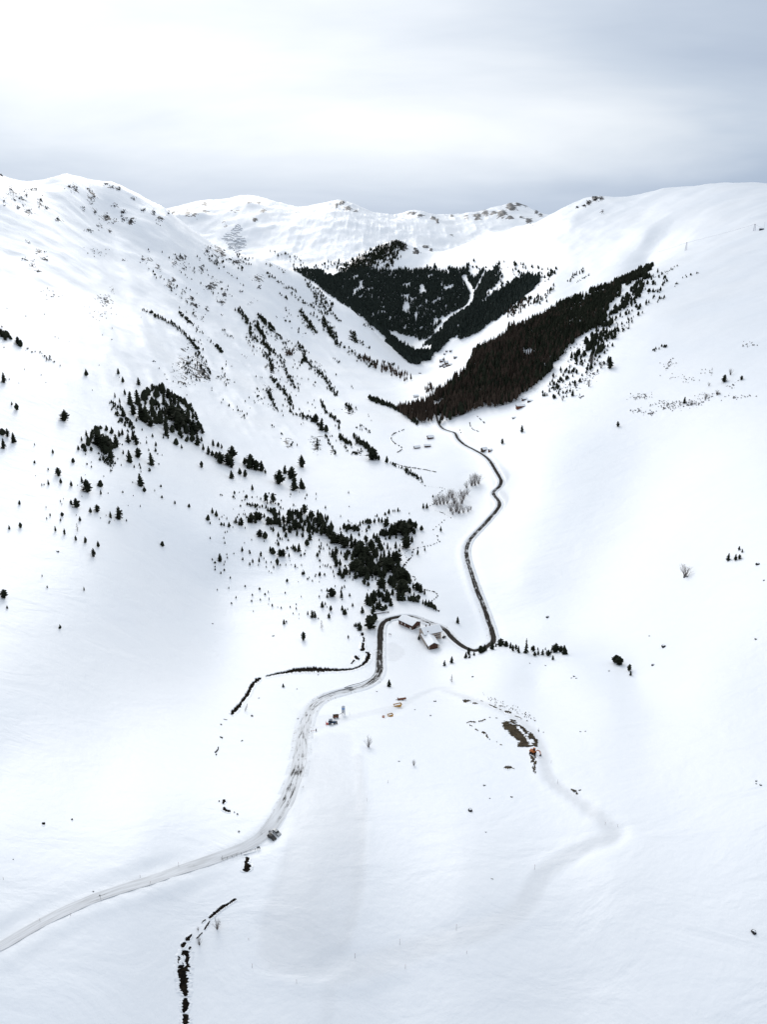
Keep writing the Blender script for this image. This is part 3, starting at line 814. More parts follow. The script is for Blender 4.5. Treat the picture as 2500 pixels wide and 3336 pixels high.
for sd in (-1, 1):
    hgt = (0.45 + 0.25 * jit(50 + sd, 4.0) + 0.15 * jit(60 + sd, 1.5)) * np.interp(np.arange(m_), [0, m_ * .80, m_ * .86, m_ * .95, m_], [1, .9, .3, .0, 0])
    fade = np.interp(np.arange(m_), [0, m_ * .86, m_ * .95, m_], [1, 1, 0, 0])
    hgt = np.maximum(hgt, 0.08 * fade)
    o = [sd * (HALF - 0.15 + 0.3 * jit(70 + sd, 3.0)), sd * (HALF + 0.35), sd * (HALF + 0.9 + 0.2 * jit(80 + sd, 4.0)), sd * (HALF + 1.6), sd * (HALF + 2.9)]
    g = [zat(RX + nxr * q_, RY + nyr * q_) for q_ in o]
    z = [ctop + 0.03 - .1 * (1 - fade), ctop + hgt * .7 - .1 * (1 - fade), ctop + hgt - .25 * (1 - fade), np.maximum(ctop, g[3]) * fade + g[3] * (1 - fade) + hgt * .55 - .15 * (1 - fade), g[4] - 0.12]
    if sd > 0: o, z = o[::-1], z[::-1]
    kb = int(m_ * .95)
    ribbon('snow_bank', RX[:kb], RY[:kb], [q_[:kb] for q_ in z[::-1]], [q_[:kb] for q_ in o[::-1]], 'ploughed_snow', road)

# ------------------------------------------------------------------ stream: dark openings in the snow
OPEN = []   # list of pixel outlines: (u, v, width px)
def st(x0, y0, s, segs):
    for sg in segs:
        OPEN.append([(x0 + a / s, y0 + b / s, c_ / s) for a, b, c_ in sg])
st(0, 2500, 1.658, [[(1277, 711, 7), (1255, 724, 12), (1238, 736, 8), (1215, 749, 14), (1195, 760, 12), (1170, 782, 15), (1150, 797, 12), (1128, 815, 9)], [(1112, 824, 6), (1100, 830, 5), (1088, 842, 3)], [(1134, 830, 4), (1120, 852, 8), (1104, 878, 6)], [(1093, 893, 5), (1075, 912, 6), (1059, 928, 4)],
    [(1036, 900, 3), (1028, 913, 12), (1010, 932, 16), (1004, 938, 6)], [(1003, 946, 12), (988, 962, 18), (977, 970, 12)], [(1032, 970, 6), (1022, 980, 12), (1017, 982, 5)],
    [(1004, 989, 22), (1003, 1003, 34), (1008, 1040, 22), (1003, 1066, 30), (996, 1085, 44), (987, 1105, 40), (992, 1150, 34), (993, 1190, 30), (1000, 1215, 26), (998, 1238, 14)], [(985, 1010, 16), (972, 1035, 20), (975, 1066, 24), (982, 1085, 26)],
    [(1003, 1246, 12), (1002, 1272, 26), (999, 1300, 24), (990, 1328, 12)], [(1006, 1334, 20), (1003, 1352, 34), (1003, 1375, 28), (1001, 1400, 20), (1000, 1440, 26)],
    [(1340, 486, 24), (1334, 505, 17), (1330, 520, 14), (1334, 535, 30), (1333, 550, 30), (1336, 566, 18)],
    [(1211, 173, 8), (1210, 183, 14), (1203, 200, 5)], [(1208, 214, 8), (1213, 226, 12), (1228, 236, 10), (1246, 240, 10)], [(1262, 243, 5), (1270, 243, 4)], [(1278, 253, 6), (1288, 255, 8)], [(1286, 347, 8), (1296, 347, 10)], [(1183, 178, 5), (1184, 188, 5)],
    [(225, 303, 8), (243, 306, 14)], [(384, 284, 8), (393, 281, 8)]])
st(600, 2000, 2.0725, [[(1196, 130, 10), (1204, 140, 18), (1203, 152, 8)], [(1210, 155, 8), (1216, 180, 12), (1208, 190, 8)], [(1210, 195, 16), (1206, 222, 18), (1208, 240, 22), (1188, 246, 10)],
    [(1224, 263, 6), (1242, 266, 16), (1249, 285, 20), (1238, 310, 22), (1215, 338, 14), (1172, 364, 9), (1110, 378, 12), (1040, 381, 14), (960, 380, 20), (890, 379, 26), (830, 380, 26), (775, 383, 20), (735, 386, 24), (700, 394, 14), (650, 403, 12), (600, 413, 10), (550, 425, 8)],
    [(522, 436, 6), (497, 447, 20), (470, 470, 16), (455, 490, 22), (440, 515, 16), (430, 540, 22), (405, 575, 18), (385, 598, 14), (375, 620, 20), (352, 642, 22), (330, 665, 20), (318, 683, 12)],
    [(1158, 280, 8), (1162, 296, 18), (1185, 310, 12)], [(1160, 305, 14), (1140, 325, 10), (1126, 340, 8)], [(290, 716, 4), (262, 711, 4)], [(243, 744, 5), (256, 752, 8)], [(240, 830, 6), (262, 842, 10)], [(228, 898, 6), (230, 912, 8), (218, 930, 8), (206, 938, 8)], [(212, 950, 10), (222, 951, 8)],
    [(384, 862, 5), (398, 853, 6)], [(450, 690, 10), (468, 692, 10)], [(765, 708, 10), (774, 709, 10)], [(900, 413, 6), (912, 407, 5)]])
def dashes(x0, y0, s, line, wd, dash, gap, seed):
    r_ = random.Random(seed)
    p = smooth_path(np.array(reg(x0, y0, s, line)), 1.0)
    i = 0
    while i < len(p) - 3:
        L = max(3, int(dash * r_.uniform(.5, 1.6)))
        sg = p[i:i + L:2]
        if len(sg) > 1:
            OPEN.append([(q[0] + r_.uniform(-.6, .6), q[1] + r_.uniform(-.6, .6), wd / s * r_.uniform(.5, 1.35)) for q in sg])
        i += L + max(1, int(gap * r_.uniform(.4, 1.6)))
Bq = (1050, 1600, 4.145)
dashes(*Bq, [(1660, -30), (1565, 45), (1612, 85), (1650, 125)], 9, 9, 3, 1)
dashes(*Bq, [(1530, 170), (1450, 205), (1440, 235)], 9, 9, 3, 2)
dashes(*Bq, [(1590, 285), (1650, 305)], 8, 12, 3, 22)
dashes(*Bq, [(1700, 360), (1615, 425), (1575, 460), (1530, 490), (1490, 540), (1475, 565)], 12, 5, 4, 3)
dashes(*Bq, [(1515, 590), (1550, 605), (1590, 625)], 13, 6, 3, 4)
dashes(*Bq, [(1555, 650), (1590, 682), (1545, 700), (1490, 727), (1430, 742), (1370, 752), (1310, 765), (1245, 782), (1222, 820), (1215, 880), (1190, 910)], 13, 7, 3, 5)
dashes(*Bq, [(1190, 910), (1160, 940), (1120, 990), (1088, 1038)], 20, 10, 2, 6)
dashes(*Bq, [(1195, 800), (1135, 820), (1120, 850), (1130, 890), (1155, 912)], 10, 5, 3, 7)
dashes(*Bq, [(1175, 1145), (1250, 1163), (1262, 1188), (1240, 1212)], 11, 14, 1, 8)
dashes(1000, 1800, 3.684, [(1405, 448), (1500, 465), (1552, 490), (1572, 520), (1545, 552), (1495, 585)], 12, 9, 2, 9)
dashes(1000, 1800, 3.684, [(1545, 680), (1580, 700), (1622, 715)], 14, 7, 2, 10)
dashes(800, 1000, 1.842, [(955, 735), (885, 768), (884, 808), (940, 848), (905, 880)], 5, 14, 3, 11)
dashes(800, 1000, 1.842, [(890, 938), (960, 960), (1060, 975), (1150, 993)], 4.5, 20, 2, 12)
dashes(800, 1500, 1.842, [(1000, 95), (1040, 120), (1068, 150), (1125, 160), (1185, 168), (1165, 205), (1140, 250), (1105, 272)], 5, 5, 5, 13)
dashes(800, 1500, 1.842, [(1140, 300), (1200, 325), (1240, 350)], 3, 4, 4, 14)
dashes(800, 1000, 1.842, [(1345, 692), (1360, 730), (1402, 750)], 4, 12, 2, 15)
dashes(800, 1000, 1.842, [(1390, 655), (1412, 675), (1442, 703)], 5, 10, 3, 16)
dashes(800, 1000, 1.842, [(1285, 735), (1298, 760)], 4, 8, 3, 17)
def openings(OPEN, amp=0.45, rimk=1.0, up0=0.06):
    V_, F_, RV, RF = [], [], [], []
    for si, sg in enumerate(OPEN):
        p = smooth_path(np.array(sg), 1.6 if sg[0][2] > 5 else 1.1)
        if len(p) < 2: continue
        tx, ty = np.gradient(p[:, 0]), np.gradient(p[:, 1]); L = np.hypot(tx, ty) + 1e-9
        nxp, nyp = -ty / L, tx / L
        k = np.arange(len(p)); endf = np.clip(np.minimum(k + 0.5, len(p) - k - 0.5) / 1.6, 0.25, 1)
        wl_ = p[:, 2] * 0.62 * endf
        wa = wl_ * (1 + amp * vnoise(k / 1.7, np.full(len(k), si * 3.7), 1)); wb = wl_ * (1 + amp * vnoise(k / 1.7, np.full(len(k), si * 3.7), 2))
        A, da = cast(p[:, 0] + nxp * wa, p[:, 1] + nyp * wa); B, db = cast(p[:, 0] - nxp * wb, p[:, 1] - nyp * wb)
        if np.isnan(da).any() or np.isnan(db).any(): continue
        o = len(V_); lift = up0 + 0.00018 * da.mean()
        for a, b in zip(A, B):
            V_ += [(a[0], a[1], a[2] + lift), (b[0], b[1], b[2] + lift)]
        F_ += [(o + 2 * i, o + 2 * i + 1, o + 2 * i + 3, o + 2 * i + 2) for i in range(len(p) - 1)]
        # rounded snow rim standing above the water
        wm = min(np.linalg.norm(A - B, axis=1).mean(), 6.0)
        for E_, O_ in ((A, B), (B, A)):
            dr = (E_ - O_)[:, :2]; dr = dr / (np.linalg.norm(dr, axis=1)[:, None] + 1e-6)
            o2 = len(RV); s_ = 0.22 * wm
            hh = rimk * 0.07 * wm * (1 + 0.5 * vnoise(k / 1.3, np.full(len(k), si * 1.7), 6)) * endf
            for i in range(len(p)):
                for off_, up in ((0.0, -0.05), (0.15, hh[i]), (0.9, hh[i] * 1.15), (2.2, hh[i] * .4), (3.6, -0.25)):
                    x_, y_ = E_[i, 0] + dr[i, 0] * off_ * s_, E_[i, 1] + dr[i, 1] * off_ * s_
                    RV.append((x_, y_, float(zat(x_, y_)) + lift * (up > 0) + up))
            for i in range(len(p) - 1):
                for j in range(4):
                    RF.append((o2 + i * 5 + j, o2 + i * 5 + j + 1, o2 + (i + 1) * 5 + j + 1, o2 + (i + 1) * 5 + j))
    return V_, F_, RV, RF
V_, F_, RV, RF = openings(OPEN)
stream = tag(link('stream', mesh_np('stream', V_, F_, 'stream_water')), 'dark stream showing through openings in the snow', kind='structure')
rim = tag(link('snow_rim', mesh_np('snow_rim', RV, RF, 'loose_snow', True), stream), kind='stuff')

# ------------------------------------------------------------------ bare earth of the digging site
OPEN_W = OPEN
OPEN = []
Q4 = (1460, 2240, 4.145)
st(*Q4, [[(200, 178, 14), (235, 182, 34), (275, 180, 30), (310, 190, 12)], [(330, 213, 10), (370, 214, 18), (410, 222, 5)], [(250, 482, 8), (290, 466, 12), (340, 465, 16), (380, 470, 10)], [(412, 460, 12), (460, 452, 14), (515, 428, 14)], [(555, 405, 8), (580, 406, 12)], [(640, 412, 8), (676, 414, 8)],
    [(290, 506, 10), (335, 528, 12)], [(366, 562, 14), (412, 582, 10)], [(455, 606, 14), (490, 612, 22), (520, 625, 10)], [(525, 632, 12), (528, 660, 18), (545, 685, 10)], [(558, 692, 10), (572, 705, 8)], [(655, 732, 14), (672, 738, 10)], [(705, 768, 14), (735, 780, 6)],
    [(755, 1088, 8), (790, 1078, 26), (830, 1080, 34), (870, 1090, 12), (905, 1098, 4)], [(555, 232, 8), (590, 246, 10), (640, 268, 12), (665, 276, 8)], [(690, 292, 8), (725, 303, 10)], [(690, 250, 10), (720, 250, 14), (752, 254, 6)], [(765, 322, 12), (820, 335, 24), (860, 345, 16)], [(905, 385, 10), (950, 398, 10), (1000, 422, 6)], [(1062, 455, 10), (1080, 448, 16)], [(1120, 425, 14), (1132, 412, 14)], [(1165, 450, 12), (1190, 445, 10)], [(1222, 570, 12), (1228, 600, 14)], [(1285, 606, 8), (1300, 606, 8)], [(440, 178, 6), (480, 188, 6)]])
v1, f1_, rv1, rf1 = openings(OPEN, 0.6, 0.5)
OPEN = []
r_ = random.Random(12)
for _ in range(26):
    y_ = r_.uniform(885, 1150); x_ = 1065 + (y_ - 885) * 0.33 + r_.uniform(0, 110) * (1 - (y_ - 885) / 420)
    L_ = r_.uniform(8, 34)
    OPEN.append(reg(*Q4, [(x_, y_, r_.uniform(3, 9)), (x_ + L_ * .5, y_ + r_.uniform(-3, 10), r_.uniform(4, 11)), (x_ + L_, y_ + r_.uniform(2, 16), r_.uniform(3, 8))]))
for _ in range(70):
    t_ = r_.random(); x_ = 470 + 660 * t_ + r_.uniform(-50, 60); y_ = 130 + 290 * t_ + r_.uniform(-45, 45) - 20
    OPEN.append(reg(*Q4, [(x_, y_, 3), (x_ + r_.uniform(4, 14), y_ + r_.uniform(-2, 6), r_.uniform(2, 6))]))
st(1500, 2500, 1.658, [[(598, 118, 5), (615, 126, 9), (632, 130, 6)], [(640, 126, 4), (655, 120, 3)], [(626, 140, 10), (640, 145, 4)], [(165, 600, 2), (182, 606, 2)]])
v2_, f2_, _r, _q = openings(OPEN, 0.6, 0.5, 0.10)
f1_ = f1_ + [tuple(i_ + len(v1) for i_ in t_) for t_ in f2_]; v1 = v1 + v2_
EARTH = (lambda e_: e_.mean(0) + (e_ - e_.mean(0)) * 1.1)(poly_ground(reg(*Q4, [(740, 490), (790, 465), (848, 478), (846, 445), (890, 443), (960, 475), (1010, 540), (1080, 580), (1150, 650), (1190, 720), (1206, 770), (1196, 802), (1140, 790), (1110, 780), (1060, 797), (980, 787), (940, 770), (958, 715), (900, 690), (850, 640), (810, 590), (770, 550)])))
gap = ground_path(reg(*Q4, [(840, 478), (900, 505), (950, 540), (990, 580), (1040, 650), (1085, 715), (1125, 785)]), 0.5)
es = 0.45
ex, ey = np.meshgrid(np.arange(EARTH[:, 0].min() - 1, EARTH[:, 0].max() + 1, es), np.arange(EARTH[:, 1].min() - 1, EARTH[:, 1].max() + 1, es))
wob = lambda s_: 0.9 * vnoise(ex / 1.6, ey / 1.6, s_) + 0.5 * vnoise(ex / 0.7, ey / 0.7, s_ + 1)
ins = inside(ex + wob(61), ey + wob(71), EARTH)
gd = np.sqrt(((ex[..., None] - gap[:, 0]) ** 2 + (ey[..., None] - gap[:, 1]) ** 2)).min(-1)
ins &= gd + 0.8 * vnoise(ex / 1.1, ey / 1.1, 91) > 0.35
east = (ex - np.interp(ey, gap[::-1, 1][np.argsort(gap[::-1, 1])], gap[::-1, 0][np.argsort(gap[::-1, 1])])) > 0
ins &= ~(east & (vnoise(ex / 1.4, ey / 1.4, 93) > 0.45))
ez = zat(ex, ey) + 0.14 + np.abs(0.35 * vnoise(ex / 2.2, ey / 2.2, 95) + 0.2 * vnoise(ex / 0.9, ey / 0.9, 96))
eid = np.arange(ex.size).reshape(ex.shape)
cell = ins[:-1, :-1] & ins[1:, :-1] & ins[:-1, 1:] & ins[1:, 1:]
ef = np.stack([eid[:-1, :-1], eid[:-1, 1:], eid[1:, 1:], eid[1:, :-1]], -1)[cell]
used, inv = np.unique(ef, return_inverse=True)
ev = np.stack([ex, ey, ez], -1).reshape(-1, 3)[used]
ef = inv.reshape(-1, 4)
V_ = np.vstack([np.array(v1), ev]); F_ = np.vstack([np.array(f1_), ef + len(v1)])
earth = tag(link('bare_earth', mesh_np('bare_earth', V_, F_, 'bare_soil')), 'dark bare earth of the digging site on the right', kind='structure')
tag(link('snow_rim', mesh_np('snow_rim', rv1, rf1, 'loose_snow', True), earth), kind='stuff')
# ================================================================== trees
def crown_unit(kind, seed, levels=11, arms=8):
    """unit-height conifer crown as triangles: an uneven core with many drooping branch blades"""
    r_ = np.random.default_rng(seed)
    def prof(t):
        if kind == 'spire': return 0.15 * (1 - t) ** 0.75 + 0.012
        if kind == 'round': return 0.30 * np.sin(np.pi * (0.12 + 0.86 * t)) ** 0.75 * (1.12 - 0.45 * t)
        if kind == 'ragged': return 0.25 * np.sin(np.pi * (0.10 + 0.88 * t)) ** 0.6 * r_.uniform(.55, 1.25)
        return 0.215 * (1 - t) ** 0.62 * (0.62 + 0.38 * min(1, t * 5)) + 0.012
    V, F = [], []
    base = 0.05 if kind != 'ragged' else 0.16
    lean = r_.uniform(-.04, .04, 2)
    k = 7; rings = 6
    for i in range(rings):
        t = i / (rings - 1)
        z = base + (0.96 - base) * t
        for j in range(k):
            a = 2 * math.pi * (j + .5 * (i % 2)) / k
            rr = prof(t) * 0.62 * r_.uniform(.65, 1.2)
            V.append((rr * math.cos(a) + lean[0] * t, rr * math.sin(a) + lean[1] * t, z + r_.uniform(-.03, .03)))
    for i in range(rings - 1):
        for j in range(k):
            a, b, c, d = i * k + j, i * k + (j + 1) % k, (i + 1) * k + (j + 1) % k, (i + 1) * k + j
            F += [(a, b, c), (a, c, d)]
    for i in range(levels):
        t = (i + r_.uniform(.1, .9)) / levels
        z = base + (0.97 - base) * t
        for j in range(arms):
            if kind == 'ragged' and r_.random() < .3: continue
            a = r_.uniform(0, 2 * math.pi); L = prof(t) * r_.uniform(.75, 1.3)
            wd = L * r_.uniform(.25, .45); dz = -L * r_.uniform(.05, .5) if kind != 'round' else L * r_.uniform(-.25, .45)
            ca, sa = math.cos(a), math.sin(a); o = len(V)
            lx, ly = lean[0] * t, lean[1] * t
            V += [(lx + .2 * L * ca, ly + .2 * L * sa, z + .05), (lx + .7 * L * ca - wd * sa, ly + .7 * L * sa + wd * ca, z + dz * .6), (lx + L * ca, ly + L * sa, z + dz), (lx + .7 * L * ca + wd * sa, ly + .7 * L * sa - wd * ca, z + dz * .6)]
            V[-1] = (V[-1][0], V[-1][1], V[-1][2] - .03)
            F += [(o, o + 1, o + 2), (o, o + 2, o + 3)]
    o = len(V)
    V += [(lean[0] - .012, lean[1], .9), (lean[0] + .012, lean[1], .9), (lean[0], lean[1] + .014, .9), (lean[0], lean[1], 1.0)]
    F += [(o, o + 1, o + 3), (o + 1, o + 2, o + 3), (o + 2, o, o + 3)]
    return np.array(V), np.array(F)
def trunk_mesh(hgt=0.9, rad=0.022):
    return MB().tube([(0, 0, -0.06), (0, 0, hgt * .4), (0, 0, hgt)], [rad, rad * .7, rad * .15], 6).mesh('trunk', 'bark')
TR_MESH = trunk_mesh()
CROWNS = {}
for kd in ('cone', 'round', 'ragged', 'spire'):
    CROWNS[kd] = [mesh_np('crown', *crown_unit(kd, 100 + 7 * i + len(kd)), 'conifer_needles') for i in range(4)]

LISTS = {}
def px_trees(key, x0, y0, s, txt):
    """'x y h' per tree in crop pixels, with w (wide), r (ragged) or s (spire) after the height"""
    out = LISTS.setdefault(key, [])
    for it in txt.split(','):
        a = it.split()
        k = a[2][-1] if a[2][-1] in 'wrs' else ''
        out.append((x0 + float(a[0]) / s, y0 + float(a[1]) / s, float(a[2].rstrip('wrs')) / s, k))
px_trees('upper', 700, 1600, 4.145, "22 345 90,88 465 45,125 470 45,193 488 75w,258 430 40,285 435 80,330 465 80w,362 465 110,452 425 80,492 425 130w,565 390 115w,610 390 110w,550 435 80,668 360 65,690 235 55,718 275 65,755 290 70w,790 310 90,873 330 85,720 455 110w,765 455 95w,800 450 85,830 450 85,860 450 90,885 480 110,930 435 110,995 435 100w,1000 340 90w,1020 310 85,1055 310 75,1090 320 75,1125 370 130,1165 350 110,1215 320 140r,1290 320 70r,1270 390 70,1320 370 100r,935 550 110,1010 560 110w,960 625 85,1060 480 110,1090 520 140w,1110 605 90,1145 510 90,1195 540 95,1215 465 90,1190 620 80,1285 560 90w,1285 660 110,1330 520 110,1405 480 150w,1440 600 100r,1380 560 80r,1490 570 150,1530 600 140,1560 640 150,1600 700 150w")
px_trees('lower', 700, 1600, 4.145, "603 615 100w,680 640 95,788 548 75,858 620 75,860 735 65,842 680 40,880 655 35,912 660 40,993 672 28,665 685 30,1245 735 85,1060 790 80w,1085 815 85w,1133 818 110,750 820 75,785 850 90w,880 880 100w,920 880 100w,1002 888 58,978 790 50,370 818 75w,468 822 32,622 880 72,598 960 72w,512 965 58,472 1000 42,662 920 35,68 948 100,847 995 90,795 1040 40,695 1032 28,1085 1028 50,1205 1125 55,1185 1130 45,1417 1145 60,978 1225 45,1355 1158 28,1482 1138 35,1388 888 65,1213 862 35,1163 880 35,1415 840 50,1430 785 40,1468 790 45,1550 790 50,1550 860 55,1600 1105 50,1565 1040 30,1527 1005 30,1492 1020 35,1422 1030 30,1417 950 35")
px_trees('grove', 700, 1600, 4.145, "1590 890 110,1620 930 110,1640 1020 120,1640 860 110")
px_trees('high', 700, 1600, 4.145, "685 150 125r,790 170 140r,437 190 40,465 190 40,485 210 50,510 205 60,545 225 60,575 205 40,640 220 40,570 260 40,250 90 35,270 105 25,430 95 50,503 90 25,570 85 25,620 115 35,710 175 50,755 165 50,860 195 40,890 240 40,898 135 25,1063 200 40,1370 50 35,1365 115 30,265 40 45,325 325 30,387 320 30,407 328 25,60 390 35,95 355 25,162 380 35,1495 235 45")
px_trees('top', 1050, 1600, 4.145, "245 530 55,300 510 80,330 550 100,355 520 80,380 520 80w,405 525 70,430 545 90,455 520 90,485 540 90,512 475 75,552 440 50,585 435 65w,615 440 75w,645 440 70w,707 430 70w,765 420 65,720 345 25,743 345 42,808 425 75,855 480 110,875 455 110,850 325 40,902 305 65,955 280 35,980 280 40,1025 275 55,1052 275 25,1178 310 28,352 412 35,497 605 55,600 555 70w,630 505 50,1000 640 50,1215 692 90,885 785 95,993 772 95,1043 825 60,923 795 45,858 655 35,837 725 40,1050 745 40,1343 530 70,1602 543 72,1290 858 75,1388 805 50,1367 235 75,1415 235 75w,1498 85 40,1355 700 25")
px_trees('grove', 1050, 1600, 4.145, "207 700 120w,262 690 145,300 760 160w,340 720 110,390 670 100,395 765 110,445 765 130,510 730 75,500 800 120,592 690 100,600 740 50,655 780 130w,690 800 130,700 640 80,735 690 120,775 770 150,740 815 50,780 600 70,810 600 90,835 610 110,868 600 105,905 600 100,912 650 80,950 580 90,940 600 160,985 590 170,1030 545 150w,1075 560 165w,1120 600 200w,1155 540 140,1190 500 130w,1215 545 130,1245 580 80,1268 500 100,1245 480 70,1130 770 190w,1120 640 120,470 880 140w,520 860 180w,590 900 160w,430 890 100,405 930 85,415 850 60,345 870 85,320 925 80,300 870 55,255 855 60,240 1005 95,370 850 55,400 1080 130w,455 1080 170w,530 1010 130w,490 1000 120,600 1000 130,640 970 60,657 930 45,740 950 50,795 895 75,838 880 95w,820 1010 130w,905 930 130,960 950 140,1010 970 160w,870 1080 180w,920 1060 160w,960 1100 150,635 1085 100,660 1145 110,700 1080 110,735 1130 120w,780 1160 130,830 1170 120,520 1150 140w,580 1145 130w,450 1180 110,235 1130 110,295 1130 85,330 1130 105,372 1130 60,275 1180 70,980 1150 120,1040 1180 150w,1090 1180 150w,1060 1090 80,1140 1200 120w,1000 1230 130,950 1240 100,723 1198 55,565 1243 70,680 1175 40,795 1235 80,820 1260 90")
px_trees('farm', 1000, 1800, 3.684, "688 380 70,735 400 55,890 420 130w,915 430 110,1040 410 110,1065 445 60,1120 500 170w,1150 500 180w,1105 570 120,1150 575 120,1220 340 100,1190 330 110w,1130 330 130w,1205 460 70,1235 490 75,1280 440 85,1330 450 90w,1368 480 100,1415 505 70,1235 370 90,1180 580 50,1220 575 55,1250 580 65,1280 590 75,1310 595 80,1335 600 60,1340 570 70,1290 520 50,1395 620 60,1430 635 80w,1465 650 85w,1495 660 75,1530 680 60,1555 700 40,730 620 130,755 640 110,775 560 80,800 600 150,830 520 70,865 540 110,900 530 60,930 470 50,915 580 90,960 590 140,985 560 90,1005 640 90,1030 510 85,870 680 120,840 680 90,800 710 100,780 740 60,910 710 70,945 680 60,730 830 80,760 910 150w,745 860 100,800 830 110,825 810 80")
px_trees('meadow', 1000, 1800, 3.684, "302 525 98w,245 465 40,245 540 50,418 540 75,412 480 40,420 435 35,452 420 35,515 525 40,182 655 70,220 625 35,284 700 65,424 692 60,490 685 25,551 645 42,460 745 72,440 740 60,665 725 80,268 785 60,66 778 85,100 778 70,10 745 45,498 1030 40,570 885 30,588 890 48,612 890 48,638 930 95,550 335 25,150 540 30,155 280 50")
px_trees('meadow', 600, 2000, 2.0725, "673 68 32,805 176 56,670 495 24")
px_trees('roadside', 1000, 1800, 3.684, "995 830 50,1348 1045 50")
px_trees('roadside', 600, 2000, 2.0725, "1383 490 45")
px_trees('roadside', 0, 0, 1.0, '1492 2030 21')
px_trees('knoll', 0, 0, 1.0, '1448 2169 17')
px_trees('knoll', 1460, 2050, 4.145, "48 455 88,240 388 75,280 345 95,292 388 45,355 355 50,445 322 100w,492 300 90,525 285 35,600 275 110,650 240 50,706 232 105w,787 238 78w,843 258 78,877 295 82,920 275 72,950 300 75,960 320 60,1055 320 180s,1152 295 78w,1175 358 52w,1217 280 38,1222 345 65,1277 345 72,1317 278 35,1352 358 78w,1395 318 52,1447 308 118w,1520 305 82w,1575 335 118,1600 340 60,1420 410 60")
px_trees('knoll_end', 1600, 1600, 1.842, "747 1028 45w,770 1040 48w,830 1078 40,840 1105 28")
px_trees('right_cluster', 1600, 1600, 1.842, "1425 418 45,1470 415 38,1493 410 32,1490 355 25,1510 368 22")
px_trees('left_low', 0, 1500, 1.842, "350 92 50w,290 147 32w,365 138 32,428 155 35,605 160 40,525 190 75w,490 130 35,605 205 30,117 265 25,427 265 30,460 283 55w,543 315 35,583 310 45w,663 345 40w,715 355 75,867 190 30,845 155 75,373 335 25w,300 335 18,387 445 38,363 365 20,332 425 32w,455 480 30,512 495 38w,590 520 38w,122 405 32,55 415 28,560 578 50,22 825 52w,43 890 22,504 782 26,252 697 14,283 765 16,360 1010 28,1050 262 22,1136 282 22,1275 318 35,1300 335 35,1250 360 35,1320 605 45,975 515 30,480 365 30,972 226 16,928 186 14,1210 40 35,1390 105 40")
px_trees('left_high', 0, 1000, 1.842, "20 850 60,45 780 50,80 815 60,15 770 40,22 455 60,8 180 50,30 200 50,60 195 30,105 225 45w,125 240 40,280 322 24,518 415 40,710 405 35,738 455 35,832 470 45,385 685 65w,100 620 40,70 590 22,207 832 16,316 880 28,440 935 28,545 810 40w,590 830 90w,625 860 90w,655 840 70,665 910 70,700 840 75,770 815 55,780 935 75,830 905 60w,910 950 75,715 780 40,735 770 40,800 800 60,820 830 60,740 660 60,785 715 40,690 545 30,750 530 35,780 590 80,800 650 70,830 590 90,850 680 100,875 695 100,905 720 60w,915 640 70,935 700 80,965 700 90,995 740 80,1000 775 70,875 560 60,1010 550 60w,1050 590 50,1040 680 100w,1070 740 110w,1100 700 90w,1130 700 80,1160 770 90w,1190 740 60,1215 760 45,1150 750 60,1185 830 70,1090 790 50,1180 680 50,1115 590 40,985 590 60,945 520 50,960 500 40,1060 830 40w,1090 850 25,1120 810 28,1150 810 28,1220 860 40w,1250 885 50,1275 895 35,1325 940 70w,1300 910 40,1370 950 70w,1390 965 60,1390 1030 50,1390 905 70w,1280 835 40,1310 840 30,1330 850 30,1500 960 75w,1535 970 50w,1570 985 60,1470 945 40,1210 965 30w,1440 1005 40,1470 1020 45,470 860 30w,495 850 30")
px_trees('chain', 800, 1000, 1.842, "22 970 80,65 980 60w,98 985 60,120 1000 30,200 1060 80w,235 1000 50,275 1030 70w,292 1100 90,335 1090 60,350 1095 40,40 1100 35w,335 960 70,345 965 30,425 690 50w,455 740 70,485 750 40,560 735 40w,670 820 45,700 830 30,720 850 40,740 870 40,760 915 75w,785 915 40,800 920 30,848 935 40,570 800 35,600 820 30,635 835 30,965 985 30,975 985 25,1062 1055 20,540 885 30,690 720 20")
px_trees('right_slope', 1600, 1000, 1.842, "1400 452 45w,1505 438 26w,1162 578 38,187 750 40,68 822 32,763 718 32,715 370 70,705 335 40,490 535 40,680 345 22w,655 348 20w,625 350 18w,505 465 26w,475 470 24,460 432 22w,425 445 22w,380 500 26,445 395 20w,352 510 26,325 535 24,640 390 18,600 360 20w,545 335 22w,375 425 30")
ALLT = []
for key, lst in LISTS.items():
    q, d = cast([t[0] for t in lst], [t[1] for t in lst])
    for (u, v, h, k), p, dd in zip(lst, q, d):
        if np.isnan(dd): continue
        dep = math.atan2(CAM_Z - p[2], math.hypot(p[0], p[1]))
        ALLT.append([key, u, v, h, k, p, dd, h * dd / FPX / max(0.5, math.cos(dep)) * 1.10])
order = sorted(range(len(ALLT)), key=lambda i: -ALLT[i][3])
LONE = {'roadside', 'knoll', 'knoll_end', 'right_cluster', 'right_slope', 'meadow'}
chosen = set([i for i in order if ALLT[i][0] in LONE][:110])
for i in order:
    if len(chosen) >= 300: break
    chosen.add(i)
